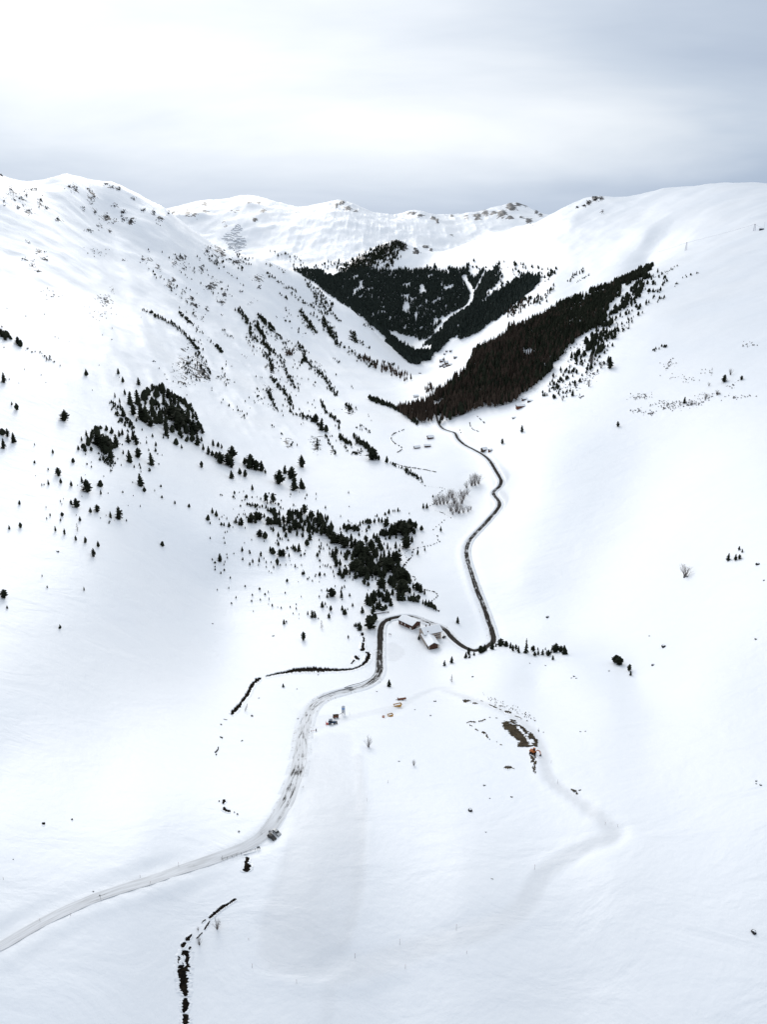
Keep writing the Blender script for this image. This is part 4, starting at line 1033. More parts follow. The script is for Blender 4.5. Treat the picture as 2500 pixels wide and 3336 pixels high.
PLACE = {
    'upper': ('in the tree belt left of the grove', 'conifers of the belt on the left slope'),
    'lower': ('among trees scattered below the belt', 'scattered conifers below the tree belt'),
    'high': ('on open snow above the belt', 'conifers above the tree belt'),
    'top': ('at the upper edge of the grove', 'conifers at the upper edge of the grove'),
    'grove': ('in the dense grove beside the stream', 'conifers of the stream grove'),
    'farm': ('in the stand above the farm', 'conifers above the farm'),
    'meadow': ('on smooth snow left of the farm', 'conifers left of the farm'),
    'roadside': ('standing alone near the farm', 'lone conifers near the farm'),
    'knoll': ('in the row along the knoll', 'conifers along the knoll'),
    'knoll_end': ("at the knoll's right end", 'conifers at the end of the knoll'),
    'right_cluster': ('in the small right-hand clump', 'conifers of the right-hand clump'),
    'left_low': ('on the lower left slope', 'conifers of the lower left slope'),
    'left_high': ('high on the left slope', 'conifers high on the left slope'),
    'chain': ('in the chain above the upper stream', 'conifers of the left chain'),
    'right_slope': ('on snow beside the larch forest', 'conifers of the right slope')}
def ordinal(k):
    return str(k) + ('th' if 10 <= k % 100 <= 20 else {1: 'st', 2: 'nd', 3: 'rd'}.get(k % 10, 'th'))
SHARED = {'grove'}
by = {}
for i in chosen: by.setdefault(ALLT[i][0], []).append(i)
rnd = random.Random(3)
def place_tree(i, label, group):
    key, u, v, h, k, p, dd, H = ALLT[i]
    kd = {'w': 'round', 'r': 'ragged', 's': 'spire'}.get(k, 'cone')
    if k == '' and rnd.random() < .25: kd = 'round'
    wide = {'w': 1.35, 's': 1.1, 'r': 1.25}.get(k, 1.3 if kd == 'cone' else 0.95) * rnd.uniform(.9, 1.12)
    t = empty('conifer_tree', (p[0], p[1], p[2] - 0.02 * H), rnd.uniform(0, 6.28))
    t.scale = (H * wide, H * wide, H)
    c = link('crown', rnd.choice(CROWNS[kd]), t)
    link('trunk', TR_MESH, t)
    tag(t, label, 'tree', group)
for key, ids in by.items():
    ids.sort(key=lambda i: ALLT[i][1])
    ph, grp = PLACE[key]
    tall = max(ids, key=lambda i: ALLT[i][7])
    for r_, i in enumerate(ids):
        near_ = min(math.hypot(ALLT[i][1] - ALLT[j][1], ALLT[i][2] - ALLT[j][2]) for j in ids if j != i) if len(ids) > 1 else 99
        if key in SHARED and near_ < 14:
            lab = 'dark conifer crowded among its neighbours ' + ph
        elif ALLT[i][4] == 's':
            lab = 'very slender pointed dark conifer ' + ph
        elif len(ids) == 1:
            lab = 'dark conifer ' + ph
        else:
            shape = {'w': 'broad dark', 'r': 'ragged dark'}.get(ALLT[i][4], 'dark')
            lab = '%s conifer, %s from the left %s' % (shape, ordinal(r_ + 1) if r_ else 'first', ph)
        place_tree(i, lab, grp)

# ------------------------------------------------------------------ the mass of small and far trees
def low_tree(seed, kind):
    """about 45 triangles, unit height, uneven outline"""
    r_ = np.random.default_rng(seed)
    V, F = [], []
    k = 5
    prof = {'cone': [(.06, .16), (.25, .20), (.5, .15), (.78, .075), (1.0, .0)], 'round': [(.05, .2), (.25, .30), (.55, .27), (.82, .15), (1.0, .02)],
            'larch': [(.16, .06), (.32, .125), (.55, .10), (.8, .05), (1.0, .0)]}[kind]
    for i, (z, r) in enumerate(prof):
        for j in range(k):
            a = 2 * math.pi * (j + .5 * (i % 2)) / k
            rr = r * r_.uniform(.6, 1.25)
            V.append((rr * math.cos(a), rr * math.sin(a), z + r_.uniform(-.05, .05) * (0 < i < len(prof) - 1)))
    for i in range(len(prof) - 1):
        for j in range(k):
            a, b, c, d = i * k + j, i * k + (j + 1) % k, (i + 1) * k + (j + 1) % k, (i + 1) * k + j
            F += [(a, b, c)] + ([(a, c, d)] if i < len(prof) - 2 else [])
    for _ in range(9 if kind == 'larch' else 6):
        t = r_.uniform(.15, .9); a = r_.uniform(0, 6.28); L = np.interp(t, [p[0] for p in prof], [p[1] for p in prof]) * r_.uniform(1.2, 1.8)
        o = len(V)
        V += [(0, 0, t + .05), (L * math.cos(a), L * math.sin(a), t - .05 * r_.uniform(0, 1.5)), (.4 * L * math.cos(a + .8), .4 * L * math.sin(a + .8), t - .04)]
        F.append((o, o + 1, o + 2))
    o = len(V)
    tr = .014
    V += [(tr, 0, -.05), (-tr, tr, -.05), (-tr, -tr, -.05), (0, 0, .6)]
    F += [(o, o + 1, o + 3), (o + 1, o + 2, o + 3), (o + 2, o, o + 3)]
    return np.array(V), np.array(F)
def scatter_mesh(name, pts, H, Wd, protos, mat):
    VV, FF = [], []; off = 0
    pick = rng.integers(0, len(protos), len(pts)); ang = rng.uniform(0, 6.283, len(pts))
    for k, (V, F) in enumerate(protos):
        m = np.where(pick == k)[0]
        if not len(m): continue
        c, s = np.cos(ang[m])[:, None], np.sin(ang[m])[:, None]
        x = (V[:, 0] * c - V[:, 1] * s) * (H * Wd)[m][:, None] + pts[m, 0:1]
        y = (V[:, 0] * s + V[:, 1] * c) * (H * Wd)[m][:, None] + pts[m, 1:2]
        z = V[:, 2] * H[m][:, None] + pts[m, 2:3]
        VV.append(np.stack([x, y, z], -1).reshape(-1, 3))
        FF.append((F[None] + (np.arange(len(m)) * len(V))[:, None, None]).reshape(-1, 3) + off)
        off += len(m) * len(V)
    return mesh_np(name, np.vstack(VV), np.vstack(FF), mat)
CONE = [low_tree(s, 'cone') for s in range(10)] + [low_tree(s + 50, 'round') for s in range(4)]
LARCH = [low_tree(s + 20, 'larch') for s in range(10)]
def fill_plan(px, spacing, jitter=0.9, holes=(), ragged=14.0, thin=0.72):
    """jittered grid over the ground outline of an area of the photograph"""
    P_ = poly_ground(px)
    gx = np.arange(P_[:, 0].min(), P_[:, 0].max(), spacing); gy = np.arange(P_[:, 1].min(), P_[:, 1].max(), spacing)
    X, Y = np.meshgrid(gx, gy)
    X = X + rng.uniform(-.5, .5, X.shape) * spacing * jitter; Y = Y + rng.uniform(-.5, .5, X.shape) * spacing * jitter
    rg = ragged
    m = inside(X + rg * vnoise(X / (rg * 2.2), Y / (rg * 2.2), 301) + .5 * rg * vnoise(X / rg, Y / rg, 302), Y + rg * vnoise(X / (rg * 2.2), Y / (rg * 2.2), 303) + .5 * rg * vnoise(X / rg, Y / rg, 304), P_)
    m &= vnoise(X / (rg * 1.1), Y / (rg * 1.1), 305) < thin
    X, Y = X[m], Y[m]; Z = zat(X, Y)
    u, v = project(X, Y, Z)
    keep = np.ones(len(X), bool)
    for (a, b, ra, rb) in holes:
        keep &= (((u - a) / ra) ** 2 + ((v - b) / rb) ** 2) > 1
    return np.stack([X, Y, Z], -1)[keep]
def project(X, Y, Z):
    d = np.maximum(Y * CP - (Z - CAM_Z) * SP, 1.0)
    return 1250 + FPX * X / d, 1668 - FPX * (Y * SP + (Z - CAM_Z) * CP) / d
# larch and spruce forest on the right side of the valley
FOR1 = [(1424, 1350), (1444, 1378), (1484, 1360), (1514, 1354), (1541, 1347), (1582, 1329), (1623, 1325), (1658, 1315), (1688, 1300), (1741, 1258), (1752, 1230), (1779, 1202), (1817, 1170), (1860, 1143), (1885, 1095), (1945, 1052), (1980, 1028),
        (2018, 960), (2060, 915), (2121, 880), (2105, 878), (2000, 928), (1900, 968), (1790, 1021), (1700, 1075), (1640, 1100), (1560, 1155), (1515, 1225), (1465, 1264), (1416, 1302)]
p1 = fill_plan(FOR1, 6.0, ragged=26.0, thin=0.70)
u1, v1 = project(p1[:, 0], p1[:, 1], p1[:, 2])
hi_part = sstep(1640, 1900, u1)
isl = rng.random(len(p1)) < (0.70 - 0.58 * hi_part + 0.25 * vnoise(p1[:, 0] / 70, p1[:, 1] / 70, 72))
Hh = rng.uniform(16, 30, len(p1)) * (1 - 0.42 * hi_part) * (1 + 0.18 * vnoise(p1[:, 0] / 60, p1[:, 1] / 60, 71))
GORGE = [(1296, 1338), (1340, 1368), (1372, 1382), (1400, 1368), (1410, 1345), (1406, 1305), (1370, 1312), (1345, 1330), (1315, 1335)]
p2 = fill_plan(GORGE, 6.5)
pl = np.vstack([p1[isl], p2]); hl = np.r_[Hh[isl], rng.uniform(14, 24, len(p2))]
tag(link('larch_forest', scatter_mesh('larch_forest', pl, hl, rng.uniform(.8, 1.25, len(pl)), LARCH, 'larch_twigs')), 'dense brown leafless larch forest on the right valley side', 'forest', kind='stuff')
tag(link('spruce_forest', scatter_mesh('spruce_forest', p1[~isl], Hh[~isl], rng.uniform(.7, 1.0, (~isl).sum()), CONE, 'conifer_needles')), 'dark conifers mixed into the larch forest and its upper edge', 'forest', kind='stuff')
# far forest on the dark hill, the second spur and the gorge
holes = [(1375, 940, 9, 12), (1378, 955, 10, 6), (1325, 1000, 11, 16), (1320, 1012, 8, 10), (1356, 1030, 4, 15), (1270, 1042, 5, 6), (1390, 985, 4, 8), (1250, 975, 4, 5), (1440, 930, 4, 9)]
def line_holes(pts, r):
    q = smooth_path(np.array(pts, float), 5.0)
    return [(a, b, r, r) for a, b in q]
holes += line_holes([(1512, 905), (1530, 940), (1540, 965), (1532, 990), (1510, 1012), (1470, 1030), (1440, 1060), (1418, 1085)], 8) + line_holes([(1585, 880), (1562, 925), (1543, 962)], 5)
FARF = [
    [(950, 880), (1000, 872), (1050, 900), (1120, 890), (1180, 872), (1250, 895), (1300, 885), (1400, 872), (1470, 880), (1520, 870), (1590, 880), (1640, 895), (1600, 950), (1550, 1010), (1450, 1070), (1420, 1083), (1300, 1086), (1262, 1080), (1200, 1020), (1150, 990), (1050, 935)],
    [(1396, 1150), (1404, 1112), (1430, 1085), (1500, 1030), (1560, 1000), (1620, 955), (1700, 915), (1760, 905), (1725, 962), (1665, 1005), (1605, 1052), (1560, 1080), (1505, 1100), (1440, 1135), (1405, 1165)],
    [(1255, 1092), (1290, 1118), (1325, 1128), (1345, 1150), (1392, 1152), (1405, 1172), (1350, 1188), (1300, 1155)],
    [(1120, 985), (1160, 990), (1215, 1045), (1262, 1090), (1300, 1130), (1255, 1105), (1190, 1045)]]
pf = np.vstack([fill_plan(a, 9.0 if i == 0 else 7.5, holes=holes, ragged=30.0, thin=0.66) for i, a in enumerate(FARF)])
uf, vf = project(pf[:, 0], pf[:, 1], pf[:, 2])
edge_thin = rng.random(len(pf)) < np.clip((vf - 872) / 30 + 0.25, 0.25, 1)
pf = pf[edge_thin]
# trees on the hidden side of the left spur, seen over its crest
ep = np.array([(955, 880), (1020, 882), (1085, 925), (1160, 985), (1240, 1062), (1300, 1120), (1270, 1112), (1180, 1030), (1090, 975), (1020, 920)], float)
es_ = rng.uniform(ep.min(0), ep.max(0), (9000, 2)); es_ = es_[inside(es_[:, 0], es_[:, 1], ep)]
eq, ed = cast(es_[:, 0], es_[:, 1])
m = ed > 2880
cr = np.interp(es_[:, 0], [960, 980, 1150, 1250, 1330], [888, 898, 1015, 1112, 1180])
pf = np.vstack([pf, eq[m & ~np.isnan(ed) & (es_[:, 1] < cr - 1)][:1500]])
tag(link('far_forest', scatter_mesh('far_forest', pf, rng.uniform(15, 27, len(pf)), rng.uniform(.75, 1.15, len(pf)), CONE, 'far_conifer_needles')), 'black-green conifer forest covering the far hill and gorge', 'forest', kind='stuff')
# the scattered small ones
sm = []   # u, v, height px
def area(px, cnt, a, b, streaky=False):
    P_ = np.array(px, float); lo, hi = P_.min(0), P_.max(0); got = 0
    while got < cnt:
        q = rng.uniform(lo, hi, (cnt, 2)); m = inside(q[:, 0], q[:, 1], P_)
        if streaky:   # trees follow the ribs that run down the slope
            m &= vnoise((-.62 * q[:, 0] + .78 * q[:, 1]) / 13.0, (.78 * q[:, 0] + .62 * q[:, 1]) / 60.0, 411) + 0.5 * vnoise(q[:, 0] / 40, q[:, 1] / 40, 412) > 0.22
        for t in q[m][:cnt - got]: sm.append((t[0], t[1], rng.uniform(a, b)))
        got += m.sum()
def streak(x0, y0, s, pts, spread, cnt, a, b):
    p = smooth_path(np.array(reg(x0, y0, s, pts)), 1.0)
    for i in rng.integers(0, len(p), cnt):
        sm.append((p[i, 0] + rng.normal(0, spread), p[i, 1] + rng.normal(0, spread), rng.uniform(a, b)))
for i in range(len(ALLT)):
    if i not in chosen: sm.append((ALLT[i][1], ALLT[i][2], ALLT[i][3]))
area([(560, 950), (900, 1030), (1150, 1250), (1220, 1390), (1150, 1480), (900, 1450), (700, 1300)], 330, 3, 8.5, True)
area([(400, 800), (700, 850), (950, 950), (1200, 1180), (1000, 1200), (700, 1100)], 300, 2.5, 7.5, True)
area([(960, 900), (1130, 1020), (1250, 1130), (1330, 1190), (1200, 1200), (1050, 1080), (900, 960)], 230, 3, 10, True)
area([(640, 795), (800, 835), (960, 890), (1150, 1012), (1330, 1182), (1290, 1185), (1110, 1050), (930, 930), (640, 840)], 230, 3, 8, True)
area([(1085, 885), (1150, 845), (1230, 805), (1290, 788), (1330, 800), (1290, 840), (1230, 870), (1150, 885)], 420, 5, 11)
area([(440, 1290), (520, 1270), (640, 1380), (680, 1440), (600, 1440), (500, 1370)], 60, 16, 34)
area([(260, 1420), (360, 1400), (390, 1480), (280, 1490)], 26, 14, 30)
area([(880, 1660), (1060, 1680), (1110, 1760), (1000, 1740), (900, 1720)], 46, 14, 28)
area([(1160, 1780), (1280, 1790), (1330, 1920), (1250, 1930), (1180, 1880)], 40, 18, 32)
area([(630, 1150), (665, 1160), (690, 1230), (665, 1250), (610, 1240), (590, 1190)], 90, 4, 10)
area([(560, 1170), (640, 1190), (640, 1260), (560, 1250)], 40, 3, 6)
area([(0, 1000), (500, 1000), (650, 1300), (400, 1300), (0, 1250)], 30, 3, 6)
area([(650, 1600), (1150, 1600), (1250, 1950), (1000, 2060), (700, 1950)], 170, 4, 9)
area([(100, 1480), (480, 1420), (560, 1560), (520, 1700), (150, 1720)], 50, 3, 9)
area([(360, 1300), (520, 1250), (560, 1440), (480, 1560), (280, 1480)], 60, 5, 16)
area([(1750, 1300), (1850, 1180), (1960, 1050), (2060, 960), (2150, 880), (2180, 920), (2080, 1040), (1950, 1180), (1850, 1300)], 260, 5, 15)
area([(1850, 1180), (1960, 1060), (2000, 1050), (2010, 1100), (1930, 1180)], 60, 14, 26)
area([(1960, 1050), (2040, 965), (2110, 890), (2130, 910), (2050, 1000)], 90, 10, 20)
area([(1500, 880), (1640, 850), (1800, 880), (1780, 930), (1640, 960)], 130, 5, 11)
streak(1600, 560, 1.842, [(330, 650), (380, 595), (365, 640)], 5, 26, 6, 11)
streak(1600, 560, 1.842, [(470, 660), (510, 620), (560, 590)], 4, 26, 5, 10)
streak(1600, 560, 1.842, [(520, 660), (590, 620)], 2, 14, 3, 6)
streak(1600, 560, 1.842, [(120, 850), (200, 780), (300, 770), (370, 710)], 8, 60, 6, 13)
streak(1600, 560, 1.842, [(60, 740), (140, 700), (160, 640)], 6, 50, 6, 12)
streak(1600, 560, 1.842, [(890, 590), (930, 575), (965, 560)], 2, 26, 8, 14)
streak(1600, 560, 1.842, [(960, 640), (1040, 610), (1130, 560)], 2, 22, 3, 6)
streak(1600, 560, 1.842, [(1065, 710), (1095, 700), (1160, 640), (1250, 605)], 2, 14, 3, 8)
streak(1600, 560, 1.842, [(975, 1075), (1010, 1060), (1070, 1045)], 2, 16, 5, 9)
streak(1600, 560, 1.842, [(1000, 780), (1015, 765), (1040, 765)], 3, 8, 6, 10)
streak(1600, 560, 1.842, [(780, 800), (840, 765)], 3, 24, 7, 12)
streak(1600, 560, 1.842, [(420, 1090), (520, 1050), (650, 1000), (780, 950), (890, 870)], 6, 60, 3, 7)
for pts, sp, ct, a, b in [
    ([(330, 30), (400, 130), (420, 160)], 7, 90, 5, 10), ([(470, 80), (520, 180), (570, 240)], 8, 90, 5, 11), ([(80, 60), (140, 130), (220, 185)], 3, 60, 4, 7),
    ([(70, 130), (110, 180), (120, 240), (200, 300), (240, 380), (290, 470), (320, 500)], 6, 150, 4, 10), ([(350, 310), (420, 380), (480, 430), (500, 480), (550, 540)], 7, 130, 4, 10),
    ([(150, 420), (220, 500), (270, 560), (290, 640), (390, 670), (450, 720)], 6, 140, 5, 11), ([(130, 520), (170, 590), (190, 620)], 4, 30, 4, 8), ([(450, 570), (490, 640), (570, 700)], 5, 60, 5, 11), ([(480, 770), (510, 830), (540, 880)], 4, 40, 4, 8), ([(700, 710), (750, 760)], 3, 20, 3, 6),
    ([(320, 230), (360, 300), (330, 350)], 8, 60, 6, 11), ([(640, 150), (660, 200), (690, 220)], 8, 50, 5, 9), ([(740, 555), (800, 575), (870, 600), (920, 625), (1000, 680), (1035, 705)], 4, 110, 9, 16), ([(600, 590), (650, 630)], 6, 30, 5, 10),
    ([(560, 780), (630, 830)], 4, 26, 8, 14), ([(650, 780), (730, 850), (790, 910)], 5, 40, 9, 18), ([(870, 940), (930, 970), (1060, 1040)], 5, 40, 5, 11), ([(640, 880), (700, 870)], 6, 26, 4, 8), ([(420, 780), (440, 860)], 12, 40, 3, 7)]:
    streak(800, 1000, 1.842, pts, sp / 1.842, ct, a, b)
for pts, sp, ct, a, b in [
    ([(860, 20), (940, 60), (1000, 90), (1070, 130), (1130, 190), (1170, 240), (1200, 290)], 4, 110, 5, 11), ([(1070, 30), (1110, 70), (1160, 110)], 3, 50, 4, 9), ([(1420, 20), (1470, 60), (1520, 180), (1600, 240), (1650, 280)], 7, 120, 5, 11), ([(1550, 50), (1590, 90), (1650, 140)], 4, 70, 6, 12), ([(1540, 110), (1580, 180)], 6, 50, 6, 11), ([(1600, 280), (1640, 390)], 8, 70, 5, 10), ([(1300, 235), (1335, 280)], 4, 30, 6, 11), ([(1600, 490), (1650, 600)], 6, 40, 5, 10), ([(0, 160), (60, 190)], 6, 26, 10, 18), ([(140, 260), (240, 280), (340, 340), (430, 365)], 5, 22, 3, 7), ([(680, 600), (740, 680), (800, 740)], 14, 60, 5, 12), ([(900, 480), (1000, 530), (1100, 580), (1180, 670)], 7, 80, 8, 18), ([(620, 900), (680, 960)], 14, 50, 5, 12), ([(1300, 420), (1400, 450)], 10, 14, 3, 6)]:
    streak(0, 1000, 1.842, pts, sp / 1.842, ct, a, b)
area([(880, 730 + 90), (960, 830), (1000, 870), (1150, 860), (1130, 880), (960, 880)], 40, 4, 8)
streak(800, 580, 1.842, [(640, 560), (720, 510), (800, 460), (900, 400), (940, 420)], 8, 150, 4, 9)
streak(800, 580, 1.842, [(800, 580), (850, 540), (880, 490), (920, 470)], 6, 70, 5, 10)
streak(800, 580, 1.842, [(430, 560), (520, 520), (600, 525)], 6, 40, 4, 8)
sm = np.array(sm)
q, d = cast(sm[:, 0], sm[:, 1]); ok = ~np.isnan(d)
q, d, h = q[ok], d[ok], sm[ok, 2]
tag(link('small_conifers', scatter_mesh('small_conifers', q, np.clip(h * d / FPX * 1.14, 1.0, 26), rng.uniform(.95, 1.45, len(q)), CONE, 'conifer_needles')), 'countless small dark conifers sprinkled over the snowy slopes', 'trees', kind='stuff')
sm = []
streak(800, 1000, 1.842, [(690, 320), (750, 340), (800, 365), (850, 385), (930, 412), (990, 430)], 6, 90, 12, 22)
streak(800, 1000, 1.842, [(250, 280), (290, 290)], 6, 14, 12, 20)
streak(800, 1000, 1.842, [(140, 370), (170, 400)], 6, 12, 9, 14)
streak(0, 500, 1.842, [(1500, 1150), (1550, 1190)], 6, 8, 8, 14)
area([(1640, 1020), (1700, 985), (1760, 980), (1720, 1010), (1660, 1045)], 40, 12, 20)
streak(800, 1000, 1.842, [(1080, 520), (1130, 490)], 5, 22, 12, 22)
sm = np.array(sm); q, d = cast(sm[:, 0], sm[:, 1]); ok = ~np.isnan(d)
q, d, h = q[ok], d[ok], sm[ok, 2]
tag(link('small_larches', scatter_mesh('small_larches', q, np.clip(h * d / FPX * 1.08, 1.0, 26), rng.uniform(.9, 1.3, len(q)), LARCH, 'larch_twigs')), 'thin brown leafless larches lining the far side of the valley', 'trees', kind='stuff')
print('forest', len(p1), len(p2), len(pf))
# ================================================================== things
def G(u, v, crop=None):
    """ground point under a photograph pixel"""
    if crop: u, v = crop[0] + u / crop[2], crop[1] + v / crop[2]
    q_, d_ = cast([u], [v])
    return q_[0], float(d_[0])
def heading(a, b):
    return math.atan2(b[1] - a[1], b[0] - a[0])
FARM = (1180, 1970, 5.527); SITE = (980, 2240, 4.606); BRI = (680, 2660, 5.527); EXC = (1460, 2240, 4.145)
class Frame:
    """local placing of a shape inside its thing: offset and turn about Z"""
    def __init__(s, ox=0, oy=0, oz=0, rz=0): s.o = (ox, oy, oz); s.c, s.s = math.cos(rz), math.sin(rz)
    def __call__(s, mb):
        mb.v = [(s.o[0] + x * s.c - y * s.s, s.o[1] + x * s.s + y * s.c, s.o[2] + z) for x, y, z in mb.v]
        return mb
def gable(root, L, Wd, eave, rise, wall='brown_timber', base=None, over=0.8, snow=0.55, fr=None, z0=-1.2):
    """walls, roof (> snow) with the ridge along local X; base: (material, height)"""
    fr = fr or Frame()
    hx, hy = L / 2, Wd / 2
    zb = 0.0
    if base:
        fr(MB().box(-hx - .06, hx + .06, -hy - .06, hy + .06, z0, base[1])).build('plinth', base[0], root)
        zb = base[1]
    else: zb = z0
    fr(MB().prism([(-hy, zb), (hy, zb), (hy, eave), (0, eave + rise), (-hy, eave)], 'x', -hx, hx)).build('wall', wall, root)
    sl = rise / hy; t = 0.22
    r_ = MB()
    for sg in (-1, 1):
        e = hy + over
        r_.prism([(0, eave + rise + .02), (sg * e, eave - sl * over + .02), (sg * e, eave - sl * over + t), (0, eave + rise + t)], 'x', -hx - over, hx + over)
    roof = fr(r_).build('roof', 'grey_timber', root)
    m = MB(); e = hy + over + .05; ax = hx + over + .05
    prof = [(-e, eave - sl * over + t + .02), (0, eave + rise + t + .02), (e, eave - sl * over + t + .02), (e + .05, eave - sl * over + t + snow * .75), (e - .35, eave - sl * (over - .3) + t + snow), (0, eave + rise + t + snow * .85), (-e + .35, eave - sl * (over - .3) + t + snow), (-e - .05, eave - sl * over + t + snow * .75)]
    m.prism(prof, 'x', -ax, ax)
    fr(m).build('snow_cover', 'loose_snow', roof, bevel=0.12)
    return roof
def window(root, fr, x, y, z, w, h, ny, shutter=True):
    """on a wall that faces local -Y (ny=-1), +Y (1), or X ('x+','x-')"""
    def bx(a0, a1, d0, d1, z0, z1):
        if ny in (-1, 1): return MB().box(a0, a1, min(y + ny * d0, y + ny * d1), max(y + ny * d0, y + ny * d1), z0, z1)
        s_ = 1 if ny == 'x+' else -1
        return MB().box(min(x + s_ * d0, x + s_ * d1), max(x + s_ * d0, x + s_ * d1), a0, a1, z0, z1)
    c = x if ny in (-1, 1) else y
    f = fr(bx(c - w / 2 - .12, c + w / 2 + .12, .005, .07, z - .12, z + h + .12)).build('window', 'white_paint', root)
    fr(bx(c - w / 2, c + w / 2, .075, .09, z, z + h)).build('pane', 'window_glass', f)
    if shutter:
        for sg in (-1, 1):
            a = c + sg * (w / 2 + .12 + .28)
            fr(bx(a - .26, a + .26, .01, .10, z - .05, z + h + .05)).build('shutter', 'shutter_wood', f)

# ---- the farm's barn
bl, _ = G(675, 345, FARM); bc, _ = G(890, 437, FARM); br, _ = G(1035, 402, FARM)
rz = heading(bl, bc)
Lb, Wb = 16.5, 10.4
ctr = (bl + br) / 2
barn = empty('farm_barn', (ctr[0], ctr[1], min(bl[2], bc[2], br[2]) + .1), rz)
f0 = Frame()
gable(barn, Lb, Wb, 4.6, 2.3, 'brown_timber', ('whitewash', .5), over=0.7, snow=0.55)
for x in (-4.6, -0.6): f0(MB().box(x - .5, x + .5, -Wb / 2 - .09, -Wb / 2 - .065, 1.6, 3.4)).build('door', 'whitewash', barn)
f0(MB().box(5.2, 7.3, -Wb / 2 - .12, -Wb / 2 - .068, -1, 2.2)).build('white_corner_panel', 'whitewash', barn)
gdoor = f0(MB().box(Lb / 2 + .065, Lb / 2 + .16, -2.9, -0.7, -1, 2.2)).build('gable_door', 'dark_opening', barn)
f0(MB().box(Lb / 2 + .062, Lb / 2 + .14, 0.6, 3.6, -.2, 1.9)).build('gable_panel', 'stone_base', barn)
for y in (-3.6, -2.4, -1.2, 0, 1.2, 2.4, 3.6):
    hh = 4.6 + 2.3 * (1 - abs(y) / (Wb / 2))
    f0(MB().box(Lb / 2 + .01, Lb / 2 + .055, y - .05, y + .05, 1.2, hh - .15)).build('batten', 'grey_timber', barn)
tag(barn, 'long dark brown barn with snowy gable roof beside the road bend', 'barn')
# ---- the farmhouse: plastered main block with a long wing
pc, _ = G(1425, 606, FARM)
rzm = math.radians(23)
Lm, Wm = 15.5, 11.0
mc = pc[:2] + np.array([-math.cos(rzm) * Lm / 2 - math.sin(rzm) * Wm / 2 * 1.0, -math.sin(rzm) * Lm / 2 + math.cos(rzm) * Wm / 2])
house = empty('farmhouse', (mc[0], mc[1], pc[2] - .1), rzm)
gable(house, Lm, Wm, 7.2, 3.0, 'plaster', ('stone_base', .5), over=1.0, snow=0.6)
for xi, x in enumerate((2.6, 5.2)):
    for z in (1.2, 3.5, 5.6):
        window(house, f0, x, -Wm / 2, z, 0.95, 1.15, -1)
for y in (-2.6, 0.4):
    for z in (1.4, 3.6, 5.7): window(house, f0, Lm / 2, y, z, 0.95, 1.15, 'x+')
for y in (-2.8, 2.8):
    for z in (1.5, 3.8): window(house, f0, -Lm / 2, y, z, 0.95, 1.15, 'x-')
for (x, y) in ((-3.2, 1.6), (0.6, 2.2)):
    ch = MB().box(x - .4, x + .4, y - .4, y + .4, 8.6, 11.6).build('chimney', 'brick_chimney', house)
    MB().box(x - .55, x + .55, y - .55, y + .55, 11.6, 11.78).build('chimney_cap', 'dark_steel', ch)
wl0, _ = G(1203, 778, FARM); wr0, _ = G(1385, 812, FARM)
gm = (wl0 + wr0) / 2
Lw, Ww = 20.5, 8.6
wdir = np.array([0.235, -0.972])
wc = gm[:2] - wdir * Lw / 2
loc = wc - mc
cx_, sx_ = math.cos(-rzm), math.sin(-rzm)
fw = Frame(loc[0] * cx_ - loc[1] * sx_, loc[0] * sx_ + loc[1] * cx_, 0.0, math.atan2(wdir[1], wdir[0]) - rzm)
gable(house, Lw, Ww, 4.6, 2.5, 'plaster', ('stone_base', .4), over=0.8, snow=0.6, fr=fw)
m = MB().prism([(-3.6, 1.0), (3.2, 1.0), (3.2, 4.9), (0, 6.75), (-3.6, 4.8)], 'x', Lw / 2 + .01, Lw / 2 + .07)
gp = fw(m).build('timber_gable', 'brown_timber', house)
for y in (-2.6, -1.6, -.6, .4, 1.4, 2.4): fw(MB().box(Lw / 2 + .075, Lw / 2 + .11, y - .05, y + .05, 1.1, 4.6 + 1.2 * (1 - abs(y) / 4.3))).build('board', 'grey_timber', gp)
fw(MB().box(Lw / 2 - 6.5, Lw / 2 - .4, -Ww / 2 - .10, -Ww / 2 - .07, .5, 4.4)).build('side_boarding', 'grey_timber', house)
ch = fw(MB().box(-7.2, -6.4, -.4, .4, 5.5, 9.0)).build('chimney', 'brick_chimney', house)
tag(house, 'cream three-storey farmhouse with a long wing and snow covered roofs', 'house')
pk, _ = G(1478, 592, FARM)
# ---- hay barns, cabins and the far hamlet
def hut(name, crop, x, y, L, Wd, eave, rise, deg, wall, label, cat='hut', over=.6, group=None, dmin=0):
    p, d_ = G(x, y, crop)
    if math.isnan(d_) or d_ < dmin: return None
    r_ = empty(name, (p[0], p[1], p[2]), R(deg))
    gable(r_, L, Wd, eave, rise, wall, None, over=over, snow=.5, z0=-2.0)
    MB().box(-.7, .7, -Wd / 2 - .08, -Wd / 2 - .01, -.5, 1.9).build('door', 'dark_opening', r_)
    tag(r_, label, cat, group)
    return r_
JJ = (800, 1000, 1.842); KK = (1600, 1000, 1.842); Z5 = (1270, 1120, 3.684)
hut('hay_barn', Z5, 490, 1138, 10, 7, 3.4, 2.6, 20, 'brown_timber', 'dark hay barn with pointed gable farthest left of the road', 'barn', 1.0)
hut('hay_barn', Z5, 328, 1252, 9.5, 5, 2.2, 1.8, 25, 'brown_timber', 'low dark hay barn leftmost on the snowy flat', 'barn', 1.0)
hut('hay_barn', Z5, 455, 1236, 10, 6, 2.6, 1.6, 8, 'brown_timber', 'low dark hay barn between the other two and the road', 'barn', .8)
hut('hay_barn', Z5, 1135, 1288, 8.5, 6.5, 3.6, 2.6, 32, 'grey_timber', 'brown hay barn touching the right edge of the far road', 'barn', .7)
